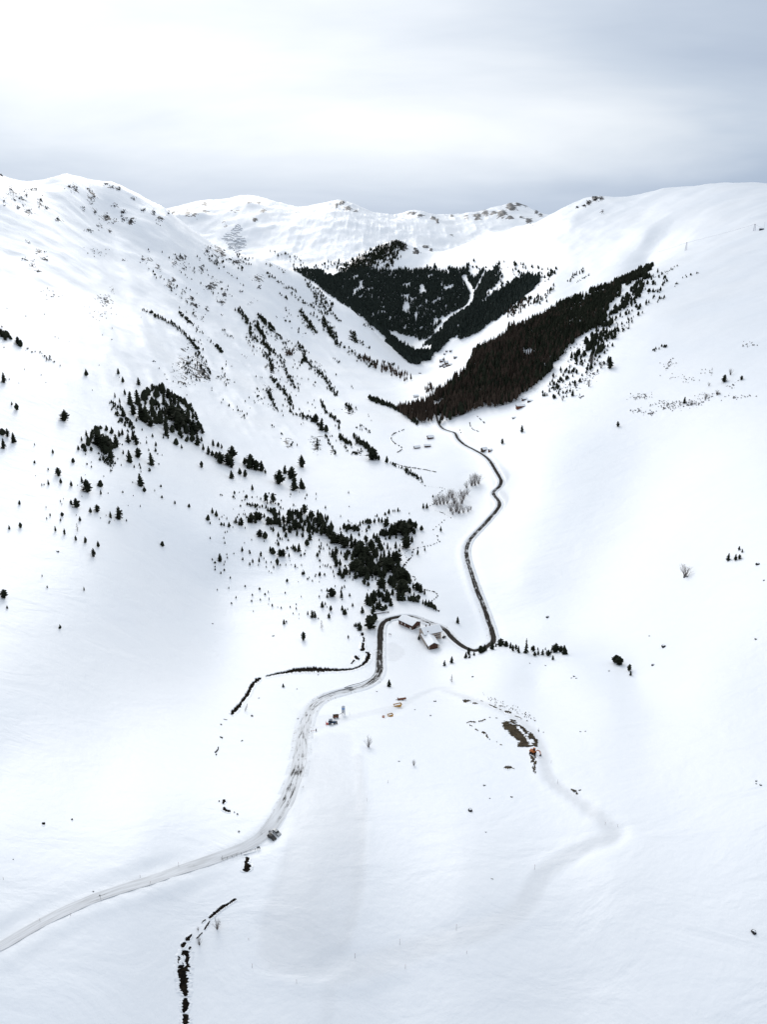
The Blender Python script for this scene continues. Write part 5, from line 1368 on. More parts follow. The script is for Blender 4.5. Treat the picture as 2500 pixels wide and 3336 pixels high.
hut('hay_barn', Z5, 1210, 1288, 5.5, 4, 2.0, 1.4, 30, 'red_timber', 'small reddish shed right of the roadside hay barn', 'shed', .5)
hut('log_cabin', KK, 178, 606, 15, 8, 4.2, 2.2, 8, 'red_timber', 'reddish brown log cabin below the larch forest edge', 'cabin', .6)
hut('log_cabin', KK, 203, 558, 9, 5, 2.4, 1.6, 18, 'brown_timber', 'dark hut just above the reddish cabin', 'hut', .7)
hut('log_cabin', KK, 236, 568, 9, 4, 1.8, 1.2, -20, 'brown_timber', 'low dark hut right of the two cabins by the forest', 'hut', .7)
hut('log_cabin', KK, 140, 668, 6, 3, 1.2, .8, 8, 'grey_timber', 'tiny half buried shed on open snow below the cabins', 'shed', .6)
hut('stone_hut', Z5, 318, 642, 11, 8, 3.4, 2.4, 12, 'whitewash', 'pale hut with snow roof alone on the far meadow', 'hut', .8)
SETT = [(626, 216, 15, 9, 5, 5, 15, 'brown_timber'), (650, 206, 8, 7, 9, 5, 80, 'grey_timber'), (790, 172, 12, 8, 4.5, 3, 10, 'brown_timber'), (615, 276, 12, 8, 4, 3, 0, 'grey_timber'), (648, 268, 11, 9, 5, 4, 75, 'brown_timber'), (683, 252, 12, 10, 9, 6, 20, 'grey_timber'), (668, 284, 14, 8, 4, 3, 8, 'brown_timber'), (702, 272, 11, 8, 5, 3, 30, 'brown_timber'), (728, 262, 14, 8, 4, 3, 25, 'grey_timber'), (768, 258, 10, 7, 3, 3, 12, 'brown_timber'), (860, 240, 7, 5, 3, 2, 10, 'brown_timber'), (686, 94, 8, 6, 3, 2, 10, 'brown_timber'), (736, 90, 11, 6, 3, 2, 10, 'grey_timber'), (660, 127, 7, 5, 3, 2, 10, 'brown_timber'), (362, 358, 9, 6, 3, 2, 0, 'grey_timber')]
for k, (x, y, L, w_, e_, ri, dg, wl_) in enumerate(SETT):
    hut('hamlet_house', Z5, x, y, L, w_, e_, ri, dg, wl_, 'dark house of the far hamlet, %s from the left' % (ordinal(k + 1) if k else 'first'), 'house', .7, 'houses of the far hamlet', 2300)
byleft = sorted([o for o in col.objects if o.name.startswith('hamlet_house')], key=lambda o: o.location.x / o.location.y)
for k, o in enumerate(byleft): o['label'] = 'dark snow roofed house, %s from left in the far hamlet' % (ordinal(k + 1) if k else 'first')

# ---- snow topped footbridge over the stream above the farm
a, _ = G(215, 170, FARM); b, _ = G(480, 136, FARM)
fb = empty('footbridge', tuple((a + b) / 2), heading(a, b)); Lf = float(np.linalg.norm(b - a))
dk = MB().box(-Lf / 2, Lf / 2, -.7, .7, .75, 1.0).build('deck', 'brown_timber', fb)
MB().box(-Lf / 2 - .1, Lf / 2 + .1, -.78, .78, 1.01, 1.5).build('snow_cover', 'loose_snow', dk, bevel=.15)
for x in (-Lf / 2 + .4, Lf / 2 - .4): MB().box(x - .5, x + .5, -.9, .9, -1.5, .74).build('abutment', 'stone_base', fb)
for i in range(7):
    x = -Lf / 2 + .3 + i * (Lf - .6) / 6
    MB().box(x - .06, x + .06, -.68, -.56, 1.0, 1.95).build('post', 'brown_timber', fb)
tag(fb, 'short snow topped footbridge among the trees above the road bend', 'bridge')
p, _ = G(503, 552, FARM)
bd = empty('notice_board', tuple(p), R(-12))
for x in (-.9, .9): MB().box(x - .07, x + .07, -.06, .06, -.3, 1.7).build('post', 'brown_timber', bd)
pb = MB().box(-1.1, 1.1, -.05, .05, .95, 1.6).build('panel', 'brown_timber', bd)
MB().box(-1.15, 1.15, -.2, .2, 1.62, 1.85).build('snow_cover', 'loose_snow', pb, bevel=.06)
tag(bd, 'small wooden board on two posts in snow inside the road bend', 'board')

# ---- grit silo
p, d_ = G(640, 412, SITE)
sl = empty('grit_silo', tuple(p), R(20))
tk = MB().lathe([(.35, 1.7), (.95, 2.7), (1.0, 2.75), (1.0, 6.0), (.95, 6.1), (.5, 6.45), (.1, 6.55)], 16).build('tank', 'silo_grey', sl, smooth=False)
MB().lathe([(1.012, 4.5), (1.02, 4.55), (1.02, 5.4), (1.012, 5.45)], 16).build('blue_band', 'light_blue_paint', tk)
MB().lathe([(.2, 1.2), (.3, 1.69)], 10).build('outlet', 'dark_steel', tk)
for k in range(4):
    t_ = math.pi / 4 + k * math.pi / 2
    MB().tube([(1.0 * math.cos(t_), 1.0 * math.sin(t_), -.3), (.93 * math.cos(t_), .93 * math.sin(t_), 2.75)], .09, 6).build('leg', 'steel', sl)
MB().box(.98, 1.1, -.2, .2, 0, 6.2).build('ladder', 'pale_steel', sl)
tag(sl, 'grey cylindrical grit silo on legs with a blue band', 'silo')

# ---- wheels shared by the vehicles
def wheel(root, x, y, r, w_, name='wheel'):
    ty = MB().lathe([(r * .62, -w_ / 2), (r * .94, -w_ / 2), (r, -w_ / 4), (r, w_ / 4), (r * .94, w_ / 2), (r * .62, w_ / 2)], 14)
    ty.v = [(x + a, y + c, r + b) for a, b, c in ty.v]
    o = ty.build(name, 'tyre', root)
    ri = MB().lathe([(r * .18, -w_ / 2 - .03), (r * .6, -w_ / 2 + .02), (r * .6, w_ / 2 - .02), (r * .18, w_ / 2 + .03)], 12)
    ri.v = [(x + a, y + c, r + b) for a, b, c in ri.v]
    ri.build('rim', 'rim', o)
# ---- blue tractor
p, d_ = G(465, 548, SITE); p2, _ = G(560, 520, SITE)
tr = empty('tractor', tuple(p), R(8))
MB().prism([(-1.9, .8), (2.4, .8), (2.4, 1.7), (2.2, 1.85), (.5, 1.95), (.5, 1.5), (-1.9, 1.5)], 'y', -.55, .55).build('body', 'blue_paint', tr, bevel=.06)
cab = MB().prism([(-1.5, 1.52), (.45, 1.52), (.3, 3.0), (-1.4, 3.0)], 'y', -.85, .85).build('cab', 'car_glass', tr, bevel=.04)
MB().box(-1.6, .5, -.95, .95, 3.01, 3.2).build('cab_roof', 'blue_paint', cab, bevel=.06)
for sg in (-1, 1):
    MB().prism([(-2.0, 1.2), (-1.75, 1.8), (-1.1, 2.0), (-.45, 1.8), (-.2, 1.3), (-.35, 1.25), (-.6, 1.65), (-1.1, 1.82), (-1.6, 1.65), (-1.85, 1.15)], 'y', sg * .62, sg * 1.15).build('mudguard', 'blue_paint', tr)
    wheel(tr, -1.1, sg * .9, .88, .5); wheel(tr, 1.6, sg * .85, .62, .4)
    MB().box(2.41, 2.45, sg * .3 - .12, sg * .3 + .12, 1.3, 1.5).build('headlight', 'lamp_clear', tr)
MB().tube([(1.2, .3, 1.9), (1.2, .3, 2.9)], .06, 6).build('exhaust', 'dark_steel', tr)
fk = MB().box(-3.3, -2.0, -1.0, 1.0, .5, .62).box(-3.45, -3.3, -1.1, -.9, .1, 1.9).box(-3.45, -3.3, .9, 1.1, .1, 1.9).box(-3.45, -3.3, -.9, .9, 1.75, 1.9).box(-3.45, -3.3, -.9, .9, .9, 1.02).build('red_frame', 'red_paint', tr)
MB().box(2.5, 3.4, -.8, .8, .3, 1.6).build('front_weight', 'dark_steel', tr, bevel=.08)
tag(tr, 'dark blue tractor with a red rear frame beside the grit silo', 'tractor')
# ---- rusty grit loader standing behind it
p, d_ = G(528, 458, SITE)
ld = empty('grit_loader', tuple(p), R(10))
MB().box(-1.9, 1.7, -.8, .8, .8, 1.0).build('chassis', 'dark_steel', ld)
MB().prism([(-1.4, 1.01), (1.2, 1.01), (1.7, 2.1), (-1.8, 2.1)], 'y', -.95, .95).build('hopper', 'rust', ld)
MB().box(-1.7, 1.6, -.85, .85, 2.11, 2.3).build('grit_load', 'bare_soil', ld)
MB().tube([(1.3, 0, 1.6), (3.2, .4, 2.6), (4.4, .7, 3.2)], .12, 6).build('chute', 'rust', ld)
for sg in (-1, 1):
    wheel(ld, -.9, sg * .85, .45, .3); wheel(ld, 1.0, sg * .85, .45, .3)
tag(ld, 'rusty brown grit loader with a slanting chute to the silo', 'loader')
# ---- yellow skips and trailer
def skip(crop, x, y, L, Wd, h, deg, mat, label, name='skip'):
    p, _ = G(x, y, crop)
    s_ = empty(name, tuple(p), R(deg))
    t = .09
    m = MB().prism([(-L * .36, 0), (L * .36, 0), (L * .5, h), (L * .5 - t, h), (L * .36 - t, t), (-L * .36 + t, t), (-L * .5 + t, h), (-L * .5, h)], 'y', -Wd / 2, Wd / 2)
    m.build('shell', mat, s_)
    for sg in (-1, 1):
        y0 = sg * Wd / 2
        MB().prism([(-L * .36, .0), (L * .36, .0), (L * .5, h), (-L * .5, h)], 'y', y0 - .03 + sg * .035, y0 + .03 + sg * .035).build('side', mat, s_)
        for x_ in (-L * .22, 0, L * .22): MB().box(x_ - .05, x_ + .05, min(y0 + sg * .07, y0 + sg * .14), max(y0 + sg * .07, y0 + sg * .14), .1, h - .08).build('rib', mat, s_)
    MB().box(-L * .40, L * .40, -Wd / 2 + .04, Wd / 2 - .04, h * .55, h * .72).build('snow_load', 'loose_snow', s_, bevel=.1)
    tag(s_, label, 'skip')
skip(SITE, 1455, 280, 5.4, 2.2, 1.6, 22, 'yellow_paint', 'largest yellow steel skip half filled with snow above the track')
skip(SITE, 1345, 430, 3.4, 1.9, 1.5, 26, 'yellow_paint', 'middle-sized yellow steel skip lying below the track')
skip(SITE, 1243, 446, 1.3, 1.1, 1.0, -35, 'orange_paint', 'tiny orange bin left of the lower yellow skip')
p, _ = G(1520, 185, SITE)
tl = empty('flatbed_trailer', tuple(p), R(14))
MB().box(-2.6, 2.6, -1.0, 1.0, .75, .95).build('bed', 'rust', tl)
MB().box(-2.6, 2.6, -1.06, -1.01, .75, 1.35).build('side_board', 'rust', tl); MB().box(2.61, 2.7, -1.0, 1.0, .75, 1.5).build('tail_board', 'rust', tl)
MB().tube([(-2.6, -.4, .8), (-4.4, 0, .7)], .08, 5).tube([(-2.6, .4, .8), (-4.4, 0, .7)], .08, 5).build('drawbar', 'dark_steel', tl)
MB().box(-2.9, -2.62, -.9, .9, .7, 1.9).build('head_board', 'rust', tl)
for sg in (-1, 1): wheel(tl, .4, sg * .95, .4, .25)
tag(tl, 'rusty flatbed trailer with drawbar behind the largest yellow skip', 'trailer')
# ---- orange excavator
p, d_ = G(1150, 885, EXC)
ex_ = empty('excavator', tuple(p), R(-35))
for sg in (-1, 1):
    MB().prism([(-1.5, .25), (-1.25, 0), (1.25, 0), (1.5, .25), (1.5, .55), (1.25, .8), (-1.25, .8), (-1.5, .55)], 'y', sg * .7, sg * 1.2).build('track', 'tyre', ex_)
MB().box(-.9, .9, -.69, .69, .3, .85).build('undercarriage', 'dark_steel', ex_)
MB().prism([(-1.7, .9), (1.0, .9), (1.0, 1.5), (.1, 1.75), (-1.5, 1.75), (-1.8, 1.5)], 'y', -1.0, 1.0).build('superstructure', 'orange_paint', ex_, bevel=.06)
cb = MB().prism([(-.2, 1.77), (1.05, 1.77), (.95, 2.75), (-.15, 2.8)], 'y', .1, .95).build('cab', 'car_glass', ex_, bevel=.04)
MB().box(-.25, 1.0, .05, 1.0, 2.81, 2.92).build('cab_roof', 'orange_paint', cb)
bm_ = MB().prism([(.9, 1.3), (1.2, 1.2), (2.6, 2.9), (4.0, 2.7), (4.05, 3.0), (2.5, 3.3)], 'y', -.45, -.1).build('boom', 'orange_paint', ex_)
MB().prism([(3.8, 2.6), (4.2, 3.0), (4.5, 1.2), (4.25, 1.1)], 'y', -.42, -.13).build('arm', 'orange_paint', ex_)
MB().prism([(4.1, 1.2), (4.6, 1.15), (4.75, .5), (4.2, .1), (3.8, .5)], 'y', -.7, .15).build('bucket', 'dark_steel', ex_)
tag(ex_, 'orange tracked excavator at the lower end of the bare earth', 'excavator')

# ---- cars
def car(crop, x, y, deg, paint, label, van=False):
    p, _ = G(x, y, crop)
    c = empty('parked_car', (p[0], p[1], p[2] + .04), R(deg))
    L = 2.25
    prof = [(-L, .35), (-L - .02, .75), (-L + .06, 1.0), (L * .42, 1.02), (L * .93, .86), (L, .6), (L - .02, .35)]
    body = MB().prism(prof, 'y', -.9, .9).build('body', paint, c, bevel=.09)
    gp_ = [(-L + .12, 1.0), (-L + .35, 1.5), (-.1 - .9, 1.62), (.35, 1.58), (L * .45, 1.01)]
    gh = MB().prism(gp_, 'y', -.78, .78).build('greenhouse', 'car_glass', c, bevel=.05)
    MB().prism([(-L + .33, 1.52), (-1.0, 1.635), (.38, 1.59), (.34, 1.66), (-1.0, 1.71), (-L + .36, 1.6)], 'y', -.72, .72).build('roof', paint, gh, bevel=.03)
    for sg in (-1, 1):
        for x_ in (-.35, ): MB().box(x_ - .06, x_ + .06, min(sg * .765, sg * .80), max(sg * .765, sg * .80), 1.0, 1.6).build('pillar', paint, gh)
        for x_ in (-1.4, 1.4): wheel(c, x_, sg * .80, .33, .22)
        MB().box(L - .03, L + .025, sg * .62 - .18, sg * .62 + .18, .62, .78).build('headlight', 'lamp_clear', c)
        MB().box(-L - .045, -L + .02, sg * .66 - .14, sg * .66 + .14, .72, .95).build('tail_light', 'lamp_red', c)
        MB().box(.72, .86, min(sg * .9, sg * 1.06), max(sg * .9, sg * 1.06), 1.02, 1.16).build('mirror', paint, c)
        MB().tube([(-1.6, sg * .66, 1.74), (.2, sg * .66, 1.70)], .025, 5).build('roof_rail', 'steel', gh)
    MB().box(-L - .05, -L - .02, -.26, .26, .5, .62).build('number_plate', 'white_paint', c)
    tag(c, label, 'car', 'cars parked at the road')
car(BRI, 1140, 392, -41, 'car_dark', 'dark brown car parked nearest the bridge railing')
car(BRI, 1225, 312, -43, 'car_pale', 'pale silver car parked beyond the dark car')
p, _ = G(1478, 592, FARM)
car(FARM, 1478, 594, 60, 'car_dark', 'dark car tucked beside the farmhouse wall')

# ---- people beside the cars
def person(crop, x, y, deg, jacket, trousers, label, arm):
    p, _ = G(x, y, crop)
    J = {'pel': (0, 0, .93, .15, .12), 'wai': (0, 0, 1.08, .145, .11), 'che': (0, 0, 1.30, .175, .12), 'nec': (0, 0, 1.47, .065, .065), 'hd0': (.01, 0, 1.56, .075, .085), 'hd1': (.015, 0, 1.66, .082, .095), 'hd2': (.0, 0, 1.74, .05, .06)}
    E_ = [('pel', 'wai'), ('wai', 'che'), ('che', 'nec'), ('nec', 'hd0'), ('hd0', 'hd1'), ('hd1', 'hd2')]
    for s_, sg in (('l', 1), ('r', -1)):
        J.update({'sh' + s_: (0, sg * .19, 1.40, .065, .065), 'el' + s_: (-.02 + arm, sg * .25, 1.12, .05, .05), 'wr' + s_: (.06 + arm * 2, sg * .22, .88, .035, .035), 'pa' + s_: (.09 + arm * 2, sg * .215, .80, .038, .03),
                  'hi' + s_: (0, sg * .10, .87, .10, .10), 'kn' + s_: (.03, sg * .11, .48, .065, .065), 'an' + s_: (0, sg * .12, .09, .045, .045), 'to' + s_: (.14, sg * .13, .05, .045, .04)})
        E_ += [('che', 'sh' + s_), ('sh' + s_, 'el' + s_), ('el' + s_, 'wr' + s_), ('wr' + s_, 'pa' + s_), ('pel', 'hi' + s_), ('hi' + s_, 'kn' + s_), ('kn' + s_, 'an' + s_), ('an' + s_, 'to' + s_)]
        for fi in range(5):
            n1, n2 = 'f%s%da' % (s_, fi), 'f%s%db' % (s_, fi)
            off = -.03 + fi * .015; ln = (.045, .07, .08, .075, .06)[fi]
            if fi == 0: J[n1] = (.12 + arm * 2, sg * (.19), .80, .011, .011); J[n2] = (.14 + arm * 2, sg * .185, .765, .009, .009)
            else: J[n1] = (.10 + arm * 2 + off * .6, sg * (.215 + off * .4), .77, .010, .010); J[n2] = (.115 + arm * 2 + off * .6, sg * (.212 + off * .4), .77 - ln, .008, .008)
            E_ += [('pa' + s_, n1), (n1, n2)]
    keys = list(J); me = bpy.data.meshes.new('person')
    me.from_pydata([J[k][:3] for k in keys], [(keys.index(a_), keys.index(b_)) for a_, b_ in E_], [])
    o = link('person', me, None, (p[0], p[1], p[2] + .03), R(deg))
    for mt in (trousers, jacket, 'skin'): me.materials.append(MATS[mt])
    mod = o.modifiers.new('skin', 'SKIN'); mod.use_smooth_shade = True
    sk = me.skin_vertices[0].data
    for i, k in enumerate(keys): sk[i].radius = J[k][3:5]
    sk[keys.index('pel')].use_root = True
    sub = o.modifiers.new('sub', 'SUBSURF'); sub.levels = 1; sub.render_levels = 1
    dg = bpy.context.evaluated_depsgraph_get(); dg.update()
    new = bpy.data.meshes.new_from_object(o.evaluated_get(dg))
    o.modifiers.clear(); o.data = new
    new.materials.clear()
    for mt in (trousers, jacket, 'skin'): new.materials.append(MATS[mt])
    for pl_ in new.polygons:
        z = pl_.center.z; yv = abs(pl_.center.y)
        pl_.material_index = 2 if (z > 1.47 or (yv > .16 and z < .86 and z > .66)) else (1 if z > .86 else 0)
        pl_.use_smooth = True
    hair = MB().lathe([(.105, 1.66), (.108, 1.71), (.085, 1.77), (.03, 1.80)], 10); hair.v = [(a_ * .95 - .012, b_ * .85, c_) for a_, b_, c_ in hair.v]
    hair.build('cap', 'black_cloth', o, smooth=True)
    nose = MB().prism([(.09, 1.60), (.125, 1.60), (.095, 1.66)], 'y', -.012, .012).build('nose', 'skin', o)
    tag(o, label, 'person', 'people by the parked cars')
person(BRI, 1090, 306, -100, 'black_cloth', 'blue_cloth', 'person in dark clothes standing left beside the parked cars', .0)
person(BRI, 1117, 302, -70, 'black_cloth', 'black_cloth', 'person in black standing next to the pale car', .03)

# ---- bridge with railing where the stream passes under the road
a, _ = G(248, 782, BRI); b, _ = G(925, 582, BRI)
Lr = float(np.linalg.norm((b - a)[:2])); hd = heading(a, b)
bridge = empty('road_bridge', tuple(a), hd)
def rise_at(t): return float(zat(a[0] + math.cos(hd) * t, a[1] + math.sin(hd) * t)) - a[2]
npost = 9
for i in range(npost):
    t = Lr * i / (npost - 1); z = rise_at(t)
    MB().box(t - .06, t + .06, -.06, .06, z - .5, z + 1.05).build('post', 'dark_steel', bridge)
for h in (.55, 1.0):
    MB().tube([(Lr * i / 12, 0, rise_at(Lr * i / 12) + h) for i in range(13)], .045, 5).build('rail', 'dark_steel', bridge)
for x_, h in ((-.35, 1.5), (.05, 2.1)): MB().tube([(x_, .1, -.3), (x_, .1, h)], .06, 6).build('end_post', 'dark_steel', bridge)
t0 = Lr * .58; t1 = Lr * .88
zz_ = rise_at((t0 + t1) / 2)
MB().prism([(t0, -.35), (t1, -.35), (t1 - .6, -2.3), (t0 + .9, -2.6)], 'y', -.75, -.25).build('abutment', 'brown_timber', bridge)
bb = MB().box(t0 - .2, t1 + .2, -.8, -.1, zz_ - .34, zz_ - .02).build('deck_edge', 'brown_timber', bridge)
MB().box(t0 - .4, t1 + .4, -.95, .05, zz_, zz_ + .3).build('snow_cover', 'loose_snow', bb, bevel=.1)
tag(bridge, 'low road bridge with a long thin railing over the stream', 'bridge')
p, _ = G(893, 582, BRI)
sb = empty('sign_box', tuple(p), hd)
MB().box(-.55, .55, -.12, .12, .5, 1.25).build('panel', 'dark_steel', sb, bevel=.03)
for x in (-.4, .4): MB().box(x - .05, x + .05, -.05, .05, -.3, .5).build('post', 'dark_steel', sb)
tag(sb, 'small dark sign box at the right end of the bridge railing', 'sign')
p, _ = G(545, 715, (0, 2500, 1.658))
sg_ = empty('signpost', tuple(p), 0.4)
MB().tube([(0, 0, -.3), (-.25, 0, 2.6)], .05, 6).build('post', 'dark_steel', sg_)
MB().box(-.5, .0, -.04, .04, 2.1, 2.5).build('board', 'dark_steel', sg_)
tag(sg_, 'thin leaning signpost beside the lower left road', 'sign')
# ---- guard rail along the upper outer edge of the road, and red and white barrier
gr = ground_path(reg(*SITE, [(270, 182), (330, 150), (420, 112), (540, 72), (660, 40), (790, 5)]) + reg(600, 2000, 2.0725, [(1080, 505), (1200, 470), (1262, 440), (1292, 400), (1300, 340), (1300, 250)]), 4.0)
gx_, gy_ = gr[:, 0], gr[:, 1]; gz_ = zat(gx_, gy_)
rail = empty('guard_rail', (gx_[0], gy_[0], gz_[0]))
q_ = [(x - gx_[0], y - gy_[0], z - gz_[0]) for x, y, z in zip(gx_, gy_, gz_)]
MB().tube([(x, y, z + .95) for x, y, z in q_], .16, 5).build('rail', 'dark_steel', rail)
for x, y, z in q_: MB().box(x - .06, x + .06, y - .06, y + .06, z - .4, z + .9).build('post', 'dark_steel', rail)
tag(rail, 'dark steel guard rail along the outer edge of the road', 'guard rail')
for k, (x, y) in enumerate(((180, 205), (250, 158), (342, 108))):
    p, _ = G(x, y, SITE)
    o = empty('roadside_marker', tuple(p), R(25))
    MB().box(-.06, .06, -.06, .06, -.3, .45).build('post', 'dark_steel', o)
    MB().box(-.35, .35, -.08, .08, .4, 1.1).build('panel', 'steel', o)
    tag(o, 'small grey roadside marker, %s above the road curve' % ('leftmost', 'middle', 'rightmost')[k], 'marker', 'roadside markers')
a, _ = G(158, 668, SITE); b, _ = G(232, 655, SITE)
br_ = empty('road_barrier', tuple(a), heading(a, b)); L_ = float(np.linalg.norm((b - a)[:2]))
MB().box(0, L_, -.05, .05, .7, .92).build('beam', 'white_paint', br_)
for i in range(4): MB().box(L_ * (i * .25 + .02), L_ * (i * .25 + .12), -.06, .06, .69, .93).build('red_stripe', 'red_paint', br_)
MB().box(-.1, .1, -.1, .1, -.2, 1.1).build('post', 'rust', br_); MB().box(L_ - .25, L_ + .25, -.25, .25, -.2, 1.5).build('counterweight', 'dark_steel', br_)
tag(br_, 'red and white road barrier at the groomed field entrance', 'barrier')
p, _ = G(124, 684, SITE)
o = empty('bollard', tuple(p)); MB().lathe([(.16, -.2), (.15, .9), (.08, 1.05)], 8).build('post', 'blue_paint', o); MB().lathe([(.163, .6), (.16, .8)], 8).build('band', 'white_paint', o)
tag(o, 'little blue bollard left of the red and white barrier', 'bollard')

# ---- marker poles in the snow
poles = reg(0, 2500, 1.658, [(965, 537, 14), (757, 596, 9), (812, 628, 8), (215, 834, 10), (380, 802, 8), (17, 606, 8)]) + reg(700, 2500, 1.658, [(182, 934, 8), (202, 1084, 14), (442, 1167, 13), (758, 1030, 15), (1000, 958, 22), (1306, 880, 20), (1362, 1007, 10), (1030, 1090, 15), (937, 84, 7), (822, 182, 9)]) + reg(1500, 2500, 1.658, [(785, 309, 8), (852, 322, 8), (403, 552, 16), (527, 86, 9)]) + reg(1300, 2100, 2.0725, [(1073, 938, 12), (1030, 800, 8), (944, 592, 16)]) + reg(600, 2000, 2.0725, [(1275, 485, 8), (805, 1050, 8), (1378, 1140, 8), (1118, 682, 8), (1358, 302, 8)])
pm = MB().tube([(0, 0, -.15), (0, 0, .5), (.02, 0, 1.0)], [.032, .028, .022], 5).mesh('shaft', 'bark')
pt = MB().tube([(.016, 0, .78), (.0185, 0, .92)], .034, 5).mesh('band', 'red_paint')
poles.sort(key=lambda t: t[0])
for k, (u, v, h) in enumerate(poles):
    p, d_ = G(u, v)
    H = max(1.2, min(3.0, h * d_ / FPX / .72))
    o = empty('snow_pole', tuple(p), rnd.uniform(0, 6)); o.scale = (1.6, 1.6, H)
    link('shaft', pm, o); link('band', pt, o)
    tag(o, 'thin snow pole beside the track, %s from the left' % (ordinal(k + 1) if k else 'first'), 'pole', 'snow marker poles')

# ---- ski lift
LIFT = (2150, 700, 4.737)
tops = []
for k, (x, y, h) in enumerate(((410, 550, 112), (1465, 245, 92))):
    p, d_ = G(x, y, LIFT); H = h / 4.737 * d_ / FPX
    o = empty('lift_pylon', tuple(p), R(-35))
    for sx in (-1, 1):
        for sy in (-1, 1):
            MB().tube([(sx * 2.2, sy * 1.4, -2), (sx * 1.0, sy * .6, H)], .22, 4).build('leg', 'pale_steel', o)
    br2 = MB()
    for i in range(5):
        z0, z1 = H * i / 5, H * (i + 1) / 5; w0, w1 = 2.2 - 1.2 * i / 5, 2.2 - 1.2 * (i + 1) / 5
        for sy in (-1, 1): br2.tube([(-w0, sy * .95, z0), (w1, sy * .95, z1)], .12, 3)
    br2.build('bracing', 'pale_steel', o)
    MB().box(-.5, .5, -4.5, 4.5, H, H + .9).build('crossarm', 'dark_steel', o)
    tag(o, ('grey lattice ski lift pylon alone on the right slope', 'grey lattice ski lift pylon at the right edge of the photo')[k], 'pylon', 'ski lift pylons')
    tops.append(np.array(p) + (0, 0, H + .5))
p, d_ = G(1605, 226, LIFT)
o = empty('lift_station', tuple(p), R(-20))
MB().box(-9, 1, -3, 3, -2, 2.2).build('wall', 'dark_steel', o)
MB().box(-9.4, 1.4, -3.4, 3.4, 2.22, 2.9).build('snow_cover', 'loose_snow', o, bevel=.2)
MB().tube([(1.5, 0, -2), (1.5, 0, 17)], .2, 5).build('mast', 'pale_steel', o)
tag(o, 'low dark lift station with a tall mast at the right edge', 'station')
pA, _ = G(-40, 640, LIFT); 
ends = [pA + (0, 0, 12), tops[0], tops[1], np.array(p) + (0, 0, 3)]
m = MB()
for sy in (-4.0, 4.0):
    pts = []
    for e0, e1 in zip(ends[:-1], ends[1:]):
        for t in np.linspace(0, 1, 9)[:-1]:
            q_ = e0 * (1 - t) + e1 * t; pts.append((q_[0] - ends[0][0], q_[1] - ends[0][1] + sy * .5, q_[2] - ends[0][2] - 5 * t * (1 - t)))
    m.tube(pts, .09, 3)
cb_ = m.build('lift_cable', 'pale_steel'); cb_.location = tuple(ends[0])
tag(cb_, 'pale thin double lift cable running up between the pylons', 'cable')

# ---- avalanche barriers on the far mountain
AV = [(1395, 1455, 452), (1385, 1452, 462), (1380, 1440, 478), (1352, 1425, 487), (1340, 1452, 497), (1328, 1470, 510), (1345, 1440, 518), (1360, 1475, 525), (1400, 1478, 532), (1355, 1470, 541), (1365, 1480, 548), (1372, 1450, 556), (1368, 1470, 563), (1375, 1440, 571), (1395, 1450, 585), (1410, 1440, 598), (1412, 1442, 430), (1405, 1445, 441)]
AV.sort(key=lambda t: t[2])
for k, (x0, x1, y) in enumerate(AV):
    px_ = reg(0, 500, 1.842, [(x0 + (x1 - x0) * t, y + 2.5 * math.sin(t * 9 + k) + 1.5 * math.sin(t * 23 + 2 * k)) for t in np.linspace(0, 1, 12)])
    q_, d_ = cast([a_[0] for a_ in px_], [a_[1] for a_ in px_])
    if np.isnan(d_).any(): continue
    o = empty('avalanche_barrier', tuple(q_[0]))
    rel = q_ - q_[0]
    m = MB()
    for i in range(11):
        if rnd.random() < .12: continue
        a_, b_ = rel[i], rel[i + 1]
        m.add([(a_[0], a_[1], a_[2] - 2), (b_[0], b_[1], b_[2] - 2), (b_[0], b_[1], b_[2] + 4.2), (a_[0], a_[1], a_[2] + 4.2), (a_[0], a_[1] + 1.2, a_[2] - 2), (b_[0], b_[1] + 1.2, b_[2] - 2), (b_[0], b_[1] + 1.2, b_[2] + 4.2), (a_[0], a_[1] + 1.2, a_[2] + 4.2)], [(0, 1, 2, 3), (7, 6, 5, 4), (3, 2, 6, 7), (0, 3, 7, 4), (1, 5, 6, 2)])
    m.build('fence', 'steel', o)
    tag(o, 'thin grey avalanche fence row on the far mountain, %s from the top' % (ordinal(k + 1) if k else 'first'), 'fence', 'avalanche fences')

# ---- boulders poking through the snow
def boulder_mesh(seed):
    r_ = np.random.default_rng(seed)
    import bmesh
    bm = bmesh.new(); bmesh.ops.create_icosphere(bm, subdivisions=2, radius=1.0)
    for v in bm.verts:
        n_ = v.co.normalized(); k = 1 + .25 * math.sin(3.1 * n_.x + seed) * math.cos(2.7 * n_.y + 1.3 * seed) + r_.uniform(-.14, .14)
        v.co = n_ * k; v.co.z *= .75
    me = bpy.data.meshes.new('stone'); bm.to_mesh(me)
    for v in bm.verts:
        v.co.z = v.co.z * .35 + .50 if v.co.z > .05 else .40
        v.co.x *= .62; v.co.y *= .62
    sc = bpy.data.meshes.new('snow_cap'); bm.to_mesh(sc); bm.free()
    me.materials.append(MATS['dark_rock']); sc.materials.append(MATS['loose_snow'])
    for p_ in sc.polygons: p_.use_smooth = True
    return me, sc
BM = [boulder_mesh(s) for s in (1, 4, 9)]
